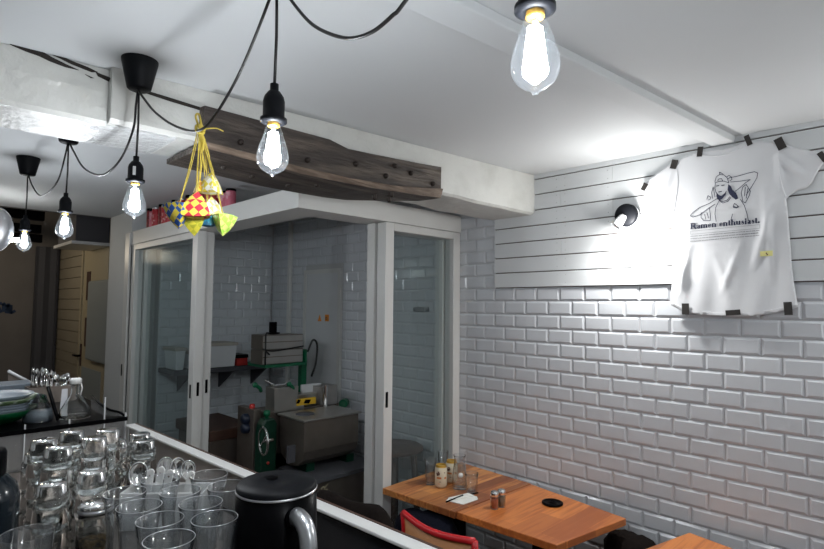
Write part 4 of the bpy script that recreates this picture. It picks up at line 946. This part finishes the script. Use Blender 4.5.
# control cabinet with blue sockets
x0 = yp(254, 410, 3.2).x; x1 = yp(261, 410, 3.2).x
t = thing('control_cabinet', (1.73, 3.3, 0), 'grey steel control cabinet with two blue sockets and a red button left of the mixer', 'cabinet')
MB().box((x0, 3.2, .0), (x1, 3.42, 1.035)).build('cabinet_body', M['steeldull'], t, bevel=.004)
for py in (418.5, 428):
    c_ = xp(247.5, py, x0 - .001); MB().lathe(c_ + Vector((.0, .0, 0)), [(.033, 0), (.033, .03), (.024, .04), (1e-5, .04)], 20, (-1, 0, 0)).build('socket', M['blue'], t)
MB().lathe(Vector(((x0 + x1) / 2, 3.27, 1.035)), [(.018, 0), (.018, .02), (.012, .026), (1e-5, .026)], 16).build('emergency_button', M['redp'], t)
# noodle roller machine behind the mixer
nm = thing('noodle_machine', (2.1, 3.5, 0), 'steel noodle sheeting machine with hazard stripes and green levers behind the mixer', 'machine')
Yn = 3.21
def fbox(pxa, pya, pxb, pyb, Y, dy, name, mm, bev=.003, par=nm):
    a = yp(pxa, pya, Y); b = yp(pxb, pyb, Y); return MB().box((min(a.x, b.x), Y, min(a.z, b.z)), (max(a.x, b.x), Y + dy, max(a.z, b.z))).build(name, mm, par, bevel=bev)
fbox(275, 388.5, 298, 412, Yn, .12, 'left_hopper', M['steel'])
MB().prism([yp(274, 389, Yn - .002), yp(297, 388, Yn - .002), yp(298, 398, Yn - .002), yp(303, 402, Yn - .002), yp(304, 411, Yn - .002), yp(274, 413, Yn - .002)], (0, -.006, 0)).build('hopper_front', M['steel'], nm)
fbox(302, 385, 321, 399, Yn + .10, .02, 'white_guide', M['whitep'])
fbox(274, 385, 292, 389, Yn + .16, .02, 'white_guide', M['whitep'])
fbox(321, 387, 337, 408, Yn, .14, 'right_hopper', M['steel'])
cq_ = yp(325, 408, Yn - .02); ct_ = yp(325, 385, Yn - .02); MB().cyl(Vector((cq_.x, cq_.y, cq_.z)), Vector((cq_.x, cq_.y, ct_.z)), .018).build('roller_post', M['chrome'], nm)
fbox(296, 395, 322, 399, Yn + .05, .1, 'roller_guard', M['steel'])
hz = fbox(297, 399.5, 316, 403.5, Yn - .015, .02, 'hazard_strip', M['hazy'])
m = MB()
for a, b in ((297, 299), (304.5, 309)): m.prism([yp(a + 1, 399.5, Yn - .017), yp(b + 2, 399.5, Yn - .017), yp(b, 403.5, Yn - .017), yp(a - 1, 403.5, Yn - .017)], (0, -.001, 0))
m.build('hazard_stripe', M['black'], hz)
for (ax_, ay, bx_, by) in ((255, 385, 261, 391), (289, 384, 294, 392)):
    m = MB(); m.tube(spline([yp(ax_, ay, Yn), yp((ax_ + bx_) / 2 + 1.5, (ay + by) / 2, Yn), yp(bx_, by, Yn + .02)], 5), .012, 10); m.sphere(yp(ax_, ay, Yn), .018, 12); m.build('green_lever', M['green'], nm)
m = MB(); m.tube([yp(265, 380, Yn + .1), yp(284, 390, Yn + .1)], .006, 8); m.tube([yp(283, 386, Yn), yp(290, 380, Yn)], .006, 8); m.build('steel_lever', M['chrome'], nm)
c_ = yp(343, 404, Yn + .05); MB().cyl(c_, c_ + Vector((.06, .05, 0)), .032).build('pulley', M['green'], nm)
fbox(268, 413, 338, 455, Yn, .22, 'machine_body', M['steeldull']); fbox(268, 455, 338, 520, Yn, .22, 'machine_stand', M['darkvoid'])
# upper rack of the machine : green frame and steel boxes
ra = yp(252, 366, 3.3); 
rk = thing('green_rack', (2.1, 3.5, 0), 'green metal rack arm and post carrying the strapped steel cartons', 'rack')
Yr = 3.50
g0 = yp(264, 366, Yr); g1 = yp(304, 361, Yr); zr = (g0.z + g1.z) / 2
MB().box((g0.x, Yr - .02, zr - .022), (g1.x, Yr + .24, zr)).build('rack_tray', M['green'], rk, bevel=.004)
MB().prism([(g1.x, Yr - .02, zr), (g1.x + .012, Yr - .02, zr - .03), (g1.x + .012, Yr - .02, zr + .09), (g1.x, Yr - .02, zr + .07)], (0, .34, 0)).build('rack_lip', M['green'], rk)
g2 = yp(308, 370, Yr); MB().box((g1.x + .013, Yr + .05, 0), (g1.x + .06, Yr + .10, zr + .09)).build('rack_post', M['green'], rk, bevel=.004)
MB().tube(spline([(g1.x + .05, Yr + .03, zr + .07), (g1.x + .09, Yr + .02, zr + .16), (g1.x + .13, Yr + .02, zr + .12), (g1.x + .12, Yr + .02, zr - .02), (g1.x + .09, Yr + .03, zr - .12)], 6), .008, 8).build('rack_cable', M['cable'], rk)
bx0 = yp(262.5, 350, Yr).x; bx1 = yp(303, 345, Yr).x; zt = yp(280, 334.5, Yr).z
zm = (zr + zt) / 2
for nm_, za, zb, lb in (('steel_carton', zr + .001, zm - .001, 'lower grey steel case strapped on the green rack'), ('steel_carton', zm, zt, 'upper grey steel case strapped on top of the lower one')):
    t = thing(nm_, ((bx0 + bx1) / 2, Yr + .1, za), lb, 'case', 'steel cases strapped on the green rack')
    MB().box((bx0 + (.0 if za > zr + .01 else .0), Yr, za), (bx1, Yr + .17, zb - .002)).build('case_body', M['steeldull'], t, bevel=.003)
    MB().box((bx0 + .004, Yr - .003, za + .004), (bx1 - .004, Yr, (za + zb) / 2 - .004)).build('front_plate', M['steel'], t)
    MB().box((bx0 + .004, Yr - .003, (za + zb) / 2 + .004), (bx1 - .004, Yr, zb - .008)).build('front_plate', M['steel'], t)
m = MB(); m.tube(spline([(bx0 - .004, Yr - .006, zm + .008), (bx0 + .09, Yr - .012, zm - .01), (bx1, Yr - .006, zm + .014)], 6), .005, 8); m.tube([(bx0 + .02, Yr - .008, zt + .01), (bx0 + .02, Yr - .008, zr)], .005, 8); m.tube([(bx0 + .02, Yr - .012, zm - .008), (bx0 + .05, Yr - .014, zm - .035)], .006, 8)
tag(m.build('strap', M['cable']), 'black strap knotted around the two steel cases', 'strap')
t = thing('scale_display', yp(274, 333, Yr + .12), 'small black upright display standing on the strapped steel cases', 'display')
a = yp(271, 322, Yr + .12); b_ = yp(277, 333, Yr + .12); MB().box((a.x, Yr + .12, zt + .01), (b_.x, Yr + .15, a.z)).build('display_body', M['black'], t, bevel=.004); MB().box((a.x - .012, Yr + .10, zt), (b_.x + .012, Yr + .17, zt + .01)).build('display_foot', M['black'], t)
# bar stool behind the glass
st = thing('bar_stool', (2.40, 2.62, 0), 'dark brown round bar stool seen through the glass door by the tiled wall', 'stool')
s0 = Vector((2.385, 2.56, 0)); sz = .822
MB().lathe(s0, [(1e-5, sz), (.165, sz), (.178, sz - .008), (.178, sz - .026), (.165, sz - .034), (1e-5, sz - .034)], 36).build('seat', M['darkwood'], st)
for k_ in range(4):
    a = PI / 4 + k_ * PI / 2; MB().tube([s0 + Vector((math.cos(a) * .115, math.sin(a) * .115, sz - .034)), s0 + Vector((math.cos(a) * .17, math.sin(a) * .17, 0))], .019, 10).build('leg', M['darkwood'], st)
m = MB(); m.tube([s0 + Vector((math.cos(a) * .155, math.sin(a) * .155, .28)) for a in [PI / 4 + i * PI / 2 for i in range(4)]], .012, 8, closed=True); m.build('footrest', M['darkwood'], st)

# ================================================================ DINING TABLES
TZ = .755
def table(quad, mm, label, th=.032):
    cx_ = sum(p[0] for p in quad) / 4; cy_ = sum(p[1] for p in quad) / 4
    t = thing('dining_table', (cx_, cy_, 0), label, 'table', 'orange wooden tables along the tiled wall')
    MB().prism([(x, y, TZ - th) for x, y in quad], (0, 0, th)).build('tabletop', mm, t, bevel=.003)
    MB().box((cx_ - .03, cy_ - .03, .03), (cx_ + .03, cy_ + .03, TZ - th)).build('leg', M['black'], t)
    MB().box((cx_ - .14, cy_ - .14, 0), (cx_ + .14, cy_ + .14, .03)).build('foot_plate', M['black'], t, bevel=.004)
    return t
table([(1.925, 2.16), (2.588, 2.185), (2.56, 1.665), (1.95, 1.683)], M['table'], 'striped orange-brown wooden table with cans and carafe, against the glass door')
table([(1.957, 1.678), (2.553, 1.660), (2.463, 1.098), (1.985, 1.172)], M['table2'], 'smoother orange wooden table with the round black coaster, in the middle')
table([(2.13, .93), (2.51, .845), (2.40, .33), (2.02, .42)], M['table2'], 'corner of the nearest orange wooden table at the bottom right edge')
# ---- things on the table
def on(px, py): return zp(px, py, TZ + .0005)
def can(p, lb):
    t = thing('beer_can', p, lb, 'can', 'gold-topped cans on the table')
    MB().lathe(p, [(1e-5, 0), (.022, 0), (.028, .008), (.0325, .014), (.0325, .098), (.030, .106)], 32).build('can_body', M['canbody'], t)
    MB().lathe(p, [(.030, .106), (.027, .114), (.0275, .117), (.025, .117), (.024, .113), (1e-5, .113)], 32).build('gold_top', M['gold'], t)
    vd = (O - p); a0 = math.atan2(vd.y, vd.x); m1 = MB(); m2 = MB()
    def patch(m, a, z, w_, h_):
        n = 5; r = .0329; vs = []
        for i in range(n + 1):
            aa = a0 + a + (i / n - .5) * w_ / r; vs += [p + Vector((math.cos(aa) * r, math.sin(aa) * r, z)), p + Vector((math.cos(aa) * r, math.sin(aa) * r, z + h_))]
        m.add(vs, [(2 * i, 2 * i + 2, 2 * i + 3, 2 * i + 1) for i in range(n)])
    patch(m1, -.55, .074, .020, .006); patch(m1, -.45, .082, .010, .006); patch(m1, -.6, .066, .012, .008); patch(m1, -.3, .07, .006, .012); patch(m1, -.2, .034, .012, .003); patch(m1, .6, .08, .008, .004)
    patch(m2, -.35, .050, .026, .010); patch(m2, .75, .050, .014, .010); patch(m2, -.3, .024, .012, .003)
    m1.build('brown_print', M['canmark'], t); m2.build('orange_print', M['canmark2'], t)
can(on(441, 487) + Vector((0, .0, 0)), 'cream beverage can with a gold top standing nearer, left of the pair')
can(on(451.5, 482), 'cream beverage can with a gold top standing behind, right of the pair')
def tall_glass(p, h, r, nm, lb, fill=0):
    t = thing(nm, p, lb, 'glass'); MB().lathe(p, [(1e-5, 0), (r * .78, 0), (r * .8, .004), (r, h), (r - .001, h + .001), (r - .0025, h), (r * .74, .012), (1e-5, .012)], 28).build('glass_body', M['tglass'], t)
    return t
tall_glass(on(430.5, 484), .135, .033, 'beer_glass', 'tall clear glass standing left of the gold-topped cans')
tall_glass(on(443, 474), .13, .031, 'beer_glass', 'tall clear glass standing behind the gold-topped cans')
p = on(459.5, 488); t = thing('water_carafe', p, 'clear glass water carafe with a narrow neck beside the cans', 'carafe')
MB().lathe(p, [(1e-5, 0), (.036, 0), (.039, .004), (.037, .07), (.031, .125), (.027, .145), (.029, .155), (.034, .172), (.0325, .172), (.0265, .155), (.025, .145), (.029, .125), (.035, .07), (.036, .012), (1e-5, .010)], 32).build('carafe_body', M['tglass'], t)
MB().lathe(p, [(1e-5, .013), (.0345, .013), (.0335, .07), (.028, .122), (1e-5, .122)], 28).build('water', M['water'], t)
vd = (O - p); vd.z = 0; vd.normalize(); m = MB(); m.lathe(p + vd * .0362 + Vector((.0, -.008, .078)), [(1e-5, .001), (.013, .0), (.013, -.001)], 20, vd + Vector((0, 0, .15)))
m.build('white_sticker', M['white'], t)
p = on(471.5, 492); t = thing('faceted_tumbler', p, 'short ribbed clear water glass in front of the carafe', 'glass')
m = MB(); prof = [(1e-5, 0), (.026, 0), (.029, .004)]
for i in range(4): prof += [(.0335, .012 + i * .013), (.0305, .018 + i * .013)]
prof += [(.033, .066), (.036, .098), (.0345, .098), (.031, .066), (.027, .012), (1e-5, .010)]
m.lathe(p, prof, 12); m.build('glass_body', M['tglass'], t)
p = on(462, 500); t = thing('napkin', p, 'folded white napkin with a dark chopstick lying on the striped table', 'napkin')
m = MB()
P = [on(446, 501), on(463, 505), on(478, 500), on(477, 497), on(470, 495.5), on(450, 498)]
m.prism([q + Vector((0, 0, .0)) for q in P], (0, 0, .004)); m.prism([q + Vector((0, 0, .004)) for q in (on(448, 499.5), on(458, 500.5), on(474, 497), on(468, 494.5), on(460, 496.5))], (0, 0, .005)); m.build('napkin_sheet', M['paper'], t, bevel=.001)
ck = MB(); ck.tube([on(446, 503) + Vector((0, 0, .005)), on(463, 497.5) + Vector((0, 0, .012))], .0035, 8); ck.tube([on(469, 496) + Vector((0, 0, .006)), on(478, 493.5) + Vector((0, 0, .004))], .003, 8); ck2 = ck.build('chopsticks', M['black']); tag(ck2, 'pair of dark chopsticks tucked in the white napkin', 'chopsticks')
def shaker(px, py, fill, lb):
    p = on(px, py); t = thing('spice_shaker', p, lb, 'shaker', 'spice shakers on the middle table')
    MB().lathe(p, [(1e-5, 0), (.0185, 0), (.020, .003), (.020, .055), (.017, .062), (.0165, .062), (.018, .054), (.018, .004), (1e-5, .004)], 16).build('jar', M['tglass'], t)
    MB().lathe(p, [(1e-5, .0045), (.0175, .0045), (.0175, .048), (1e-5, .048)], 16).build('spice', fill, t)
    MB().lathe(p, [(.0185, .058), (.020, .060), (.020, .072), (.016, .080), (.008, .083), (1e-5, .083)], 20).build('steel_cap', M['chrome'], t)
shaker(494.5, 508.5, M['chili'], 'small glass shaker of red spice with a steel cap, left of the two')
shaker(501.5, 506.5, M['pepper'], 'small glass shaker of grey spice with a steel cap, right of the two')
p = on(552.5, 504); t = thing('coaster', p, 'round black coaster lying on the middle table near the wall', 'coaster')
MB().lathe(p, [(1e-5, 0), (.046, 0), (.050, .003), (.050, .010), (.044, .012), (.040, .009), (1e-5, .009)], 36).build('disc', M['black'], t); MB().lathe(p, [(.010, .0095), (.014, .0125), (.018, .0095)], 24).build('raised_ring', M['black'], t)
# ---- chairs
def chair(label, group, x, y0, y1, ztop, frame, pad, rake=.04):
    """back faces the aisle (-X side); sitter looks towards +X"""
    cy_ = (y0 + y1) / 2; t = thing('dining_chair', (x + .2, cy_, 0), label, 'chair', group)
    r = .0125; w_ = abs(y1 - y0) / 2
    for s_ in (-1, 1):
        MB().tube(spline([(x + .03, cy_ + s_ * w_, 0), (x + .05, cy_ + s_ * w_, .42), (x + .03, cy_ + s_ * w_, .62), (x, cy_ + s_ * w_, ztop)], 6), r, 12).build('rear_post', frame, t)
        MB().tube([(x + .42, cy_ + s_ * w_, 0), (x + .40, cy_ + s_ * w_, .43)], r, 12).build('leg', frame, t)
    pts = [(x + .028 * math.sin(PI * i / 12) * -1, cy_ - w_ + 2 * w_ * i / 12, ztop - .012 * math.sin(PI * i / 12)) for i in range(13)]
    MB().tube(pts, r, 12).build('top_rail', frame, t)
    m = MB(); vs = []; n = 12
    for i in range(n + 1):
        b = -.028 * math.sin(PI * i / n); yy = cy_ - w_ + 2 * w_ * i / n
        vs += [(x + b + .004, yy, ztop - .012 * math.sin(PI * i / n) - .01), (x + b + .03, yy, ztop - .30)]
    m.add(vs, [(2 * i, 2 * i + 1, 2 * i + 3, 2 * i + 2) for i in range(n)], True); m.build('backrest', pad, t, solid=.012)
    MB().box((x + .04, cy_ - w_, .42), (x + .43, cy_ + w_, .46)).build('seat', pad, t, bevel=.012)
    return t
chair('red tubular chair with a tan back at the striped table', 'chairs at the wooden tables', 1.535, 1.232, 1.595, .882, M['red'], M['tan'])
c2 = thing('dining_chair', (1.70, 1.03, 0), 'plain dark brown wooden chair back at the middle table, bottom edge', 'chair', 'chairs at the wooden tables')
x = 1.60; y0, y1 = .85, 1.21
MB().prism([(x, y1, .50), (x, y1, .795), (x, y1 - .02, .805), (x, y0, .805), (x, y0, .50)], (.022, 0, 0)).build('backrest', M['darkwood'], c2, bevel=.004)
MB().box((x + .02, y0, .42), (x + .20, y1, .455)).build('seat', M['darkwood'], c2, bevel=.006)
for (a, b_) in ((x + .01, y0 + .02), (x + .01, y1 - .02), (x + .18, y0 + .02), (x + .18, y1 - .02)): MB().box((a - .014, b_ - .014, 0), (a + .014, b_ + .014, .5 if a < x + .1 else .42)).build('leg', M['darkwood'], c2)
# ---- dark clothes and bags
def blob(name, pts, radii, mm, label, cat, seed=1, par=None):
    """draped cloth lump : skin surface through a chain of joints"""
    me = bpy.data.meshes.new(name); me.from_pydata([tuple(p) for p in pts], [(i, i + 1) for i in range(len(pts) - 1)], [])
    o = bpy.data.objects.new(name, me); col.objects.link(o)
    k = o.modifiers.new('skin', 'SKIN'); sk = me.skin_vertices[0] if me.skin_vertices else None
    if sk is None:
        bpy.context.view_layer.objects.active = o
    for i, r in enumerate(radii): me.skin_vertices[0].data[i].radius = r
    return o
def cloth(name, rings, mm, label, cat, jit=.012, seed=1):
    """cloth lump lofted through rings (centre, rx, ry)"""
    rnd = random.Random(seed); n = 26; vs = []; fs = []
    for (c, rx, ry) in rings:
        for k in range(n):
            a = 2 * PI * k / n; e = 1 + .07 * math.sin(3 * a + seed) + .05 * math.sin(7 * a + c[2] * 40 + seed)
            vs.append((c[0] + rx * e * math.cos(a) + rnd.uniform(-jit, jit) * .5, c[1] + ry * e * math.sin(a) + rnd.uniform(-jit, jit) * .5, c[2] + rnd.uniform(-jit, jit) * .4))
    for i in range(len(rings) - 1):
        for k in range(n): fs.append((i * n + k, i * n + (k + 1) % n, (i + 1) * n + (k + 1) % n, (i + 1) * n + k))
    fs += [tuple(range(n))[::-1], tuple(range((len(rings) - 1) * n, len(rings) * n))]
    m = MB(); m.add(vs, fs, True); return m
# coat over a chair back in the aisle
cc = [zp(313, 488, 1.0), zp(345, 503, 1.0), zp(378, 502, 1.0)]
k_ = thing('draped_coat', (1.22, 1.68, 0.0), 'black-brown coat draped over a seat back just beyond the bar ledge', 'coat')
m = MB(); sil = [(318, 492), (321, 489), (330, 491), (345, 501), (362, 504), (377, 503), (383, 513), (388, 527), (392, 560), (318, 560)]
xs = 1.27
prof = [(xp(a, b, xs).y, xp(a, b, xs).z) for a, b in sil[:8]]
n = 9; vs = []; fs = []
for j_, (dx, dz) in enumerate(((-.06, -.55), (-.055, -.30), (-.05, -.08), (-.03, -.015), (0, 0), (.03, -.012), (.05, -.08), (.06, -.30), (.07, -.55))):
    for i, (yy, zz) in enumerate(prof):
        fo = .012 * math.sin(i * 2.3 + j_) * min(1, abs(dz) * 6); vs.append((xs + dx + fo, yy, max(.3, zz + dz)))
L = len(prof)
for j_ in range(8):
    for i in range(L - 1): fs.append((j_ * L + i, j_ * L + i + 1, (j_ + 1) * L + i + 1, (j_ + 1) * L + i))
m.add(vs, fs, True); m.build('coat_cloth', M['coat'], k_, solid=.01, sub=1)
yy = [p_[0] for p_ in prof]; y0, y1 = min(yy), max(yy)
hc = thing('aisle_chair', (1.28, (y0 + y1) / 2, 0), 'chair hidden under the dark coat beyond the bar ledge', 'chair')
MB().box((xs - .012, y0 + .06, .45), (xs + .012, y1 - .06, min(p_[1] for p_ in prof) - .06)).build('backrest', M['darkwood'], hc)
MB().box((xs + .012, y0 + .06, .42), (xs + .30, y1 - .06, .45)).build('seat', M['darkwood'], hc)
for a in (xs, xs + .28):
    for b_ in (y0 + .08, y1 - .08): MB().box((a - .014, b_ - .014, 0), (a + .014, b_ + .014, .42 if a > xs else .45)).build('leg', M['darkwood'], hc)
# dark jacket on the bench under the first table, bag with patterned lining, black backpack by the wall
bn = thing('wall_bench', (2.15, 1.6, 0), 'low dark bench between tables and tiled wall', 'bench')
MB().box((2.42, .95, .0), (2.59, 1.25, .46)).build('bench_body', M['darkwood'], bn, bevel=.01)
m = cloth('jacket', [((1.94, 1.84, .452), .12, .18), ((1.94, 1.84, .55), .13, .20), ((1.93, 1.84, .63), .12, .19), ((1.93, 1.84, .69), .09, .15), ((1.93, 1.84, .705), .04, .08)], None, '', '', seed=3)
tag(m.build('folded_jacket', M['navy']), 'dark navy jacket heaped on the seat under the striped table', 'jacket')
sl = thing('plain_stool', (1.94, 1.84, 0), 'low dark stool under the striped table carrying the navy jacket', 'stool')
MB().box((1.80, 1.68, .40), (2.08, 2.0, .45)).build('seat', M['darkwood'], sl, bevel=.01)
for a in (1.83, 2.05):
    for b_ in (1.71, 1.97): MB().box((a - .015, b_ - .015, 0), (a + .015, b_ + .015, .40)).build('leg', M['darkwood'], sl)
m = cloth('bag', [((2.50, 1.07, .461), .07, .14), ((2.50, 1.07, .52), .08, .16), ((2.50, 1.075, .60), .08, .15), ((2.50, 1.09, .655), .06, .11), ((2.51, 1.10, .672), .03, .06)], None, '', '', seed=5)
tag(m.build('backpack', M['coat']), 'black padded bag on the bench against the tiles right of the middle table', 'bag')
pat = mat('patterned_lining', (.03, .02, .03), .6, noise=(38, (.6, .55, .6), .56, .62))
m = cloth('scarf', [((2.38, 1.02, .461), .035, .07), ((2.38, 1.03, .54), .035, .08), ((2.375, 1.04, .61), .03, .07), ((2.375, 1.05, .645), .015, .04)], None, '', '', seed=8)
tag(m.build('patterned_scarf', pat), 'shiny dark patterned cloth under the edge of the middle table', 'cloth')

# ================================================================ WOVEN CHARMS
kn = xp(200, 129.5, .556)
wy = (.72, .62, .05)
charms = [  # px, py, size, materials, label, ribbon top offset, spin
    (211, 187, .034, woven('woven_yellow_white', (.74, .62, .06), (.80, .80, .74), 70), 'yellow and white woven pyramid charm, highest of the bunch', .2),
    (179, 211, .037, woven('woven_blue_yellow', (.02, .10, .42), (.78, .62, .06), 66), 'blue and yellow woven pyramid charm, leftmost of the bunch', 2.4),
    (197, 210, .040, woven('woven_red_yellow', (.62, .03, .06), (.80, .70, .10), 62), 'red and yellow woven charm, largest in the middle of the bunch', .9),
    (211, 210, .030, woven('woven_pale_yellow', (.80, .72, .22), (.84, .82, .72), 66), 'pale yellow and white woven charm behind the red one', 1.6),
    (195, 222, .030, woven('woven_olive', (.50, .48, .04), (.72, .64, .06), 70), 'olive yellow woven charm hanging lowest below the red one', 3.0),
    (223, 221, .033, woven('woven_lime', (.42, .72, .08), (.74, .78, .22), 72), 'lime green woven pyramid charm, rightmost of the bunch', 4.0),
    (208, 222, .022, woven('woven_teal', (.01, .10, .20), (.02, .22, .30), 70), 'small dark blue woven charm tucked behind the lime one', 1.0),
    (200, 189, .020, woven('woven_orange', (.55, .22, .04), (.72, .55, .06), 72), 'small orange woven charm high behind the ribbons', 2.0)]
for i, (px, py, s_, mm, lb, sp_) in enumerate(charms):
    yy = kn.y + (.012 if i in (3, 6, 7) else (-.012 if i in (2, 5) else 0)) * 2
    c_ = yp(px, py, yy); t = thing('woven_charm', c_, lb, 'woven charm', 'woven ribbon charms tied to the lamp cable')
    # puffed tetrahedron
    rnd = random.Random(i); T = [Vector(v).normalized() for v in ((0, 0, 1), (.94, 0, -.33), (-.47, .82, -.33), (-.47, -.82, -.33))]
    if i in (1, 5, 4): T = [Vector((v.x, v.y, -v.z)) for v in T]
    Rz = Matrix.Rotation(sp_, 3, 'Z'); T = [Rz @ v for v in T]; m = MB()
    for fa in ((0, 1, 2), (0, 2, 3), (0, 3, 1), (1, 3, 2)):
        n = 7; idx = {}; vs = []; fs = []
        for a in range(n + 1):
            for b_ in range(n + 1 - a):
                u = a / n; v = b_ / n; w_ = 1 - u - v; q = T[fa[0]] * u + T[fa[1]] * v + T[fa[2]] * w_
                mag = q.length; q = q.normalized() * (mag * .55 + .45 * mag ** .3 * .9); idx[(a, b_)] = len(vs); vs.append(c_ + q * s_ * 1.26)
        for a in range(n):
            for b_ in range(n - a):
                fs.append((idx[(a, b_)], idx[(a + 1, b_)], idx[(a, b_ + 1)]))
                if a + b_ < n - 1: fs.append((idx[(a + 1, b_)], idx[(a + 1, b_ + 1)], idx[(a, b_ + 1)]))
        m.add(vs, fs, False)
    m.build('woven_body', mm, t)
    r = MB(); topp = c_ + Vector((0, 0, s_ * (1.1 if T[0].z > 0 else .45))); k0 = kn + Vector((rnd.uniform(-.006, .006), rnd.uniform(-.006, .006), -.004))
    r.tube(spline([k0, k0.lerp(topp, .5) + Vector((rnd.uniform(-.004, .004), 0, 0)), topp], 5), .0014, 6)
    r.tube(spline([k0 + Vector((.004, 0, 0)), k0.lerp(topp, .5) + Vector((.006, 0, 0)), topp], 5), .0011, 6); r.build('ribbon', M['yellow'], t)
t = thing('ribbon_knot', kn, 'yellow ribbon knot tying the charms to the black cable', 'ribbon')
m = MB(); m.tube([kn + Vector((.010 * math.cos(a), .004 * math.sin(a), .012 * math.sin(a))) for a in [2 * PI * i / 16 for i in range(16)]], .004, 8, closed=True)
m.tube(spline([kn, kn + Vector((-.012, 0, .03)), kn + Vector((-.004, 0, .038)), kn + Vector((.004, 0, .01))], 6), .0028, 8); m.tube(spline([kn, kn + Vector((.03, -.02, .006)), kn + Vector((.048, -.03, .0))], 6), .0015, 6); m.tube(spline([kn, kn + Vector((.01, 0, -.03)), kn + Vector((.005, 0, -.06))], 6), .004, 8)
m.build('knot', M['yellow'], t)

# ================================================================ WORLD
w_ = bpy.data.worlds.new('world'); sc.world = w_; w_.use_nodes = True
w_.node_tree.nodes['Background'].inputs[0].default_value = (.6, .65, .7, 1); w_.node_tree.nodes['Background'].inputs[1].default_value = .05

point((.5, 6.9, 2.3), 6, .1, (1, .86, .66))  # added warm fill light to brighten the far room, no lamp modelled there
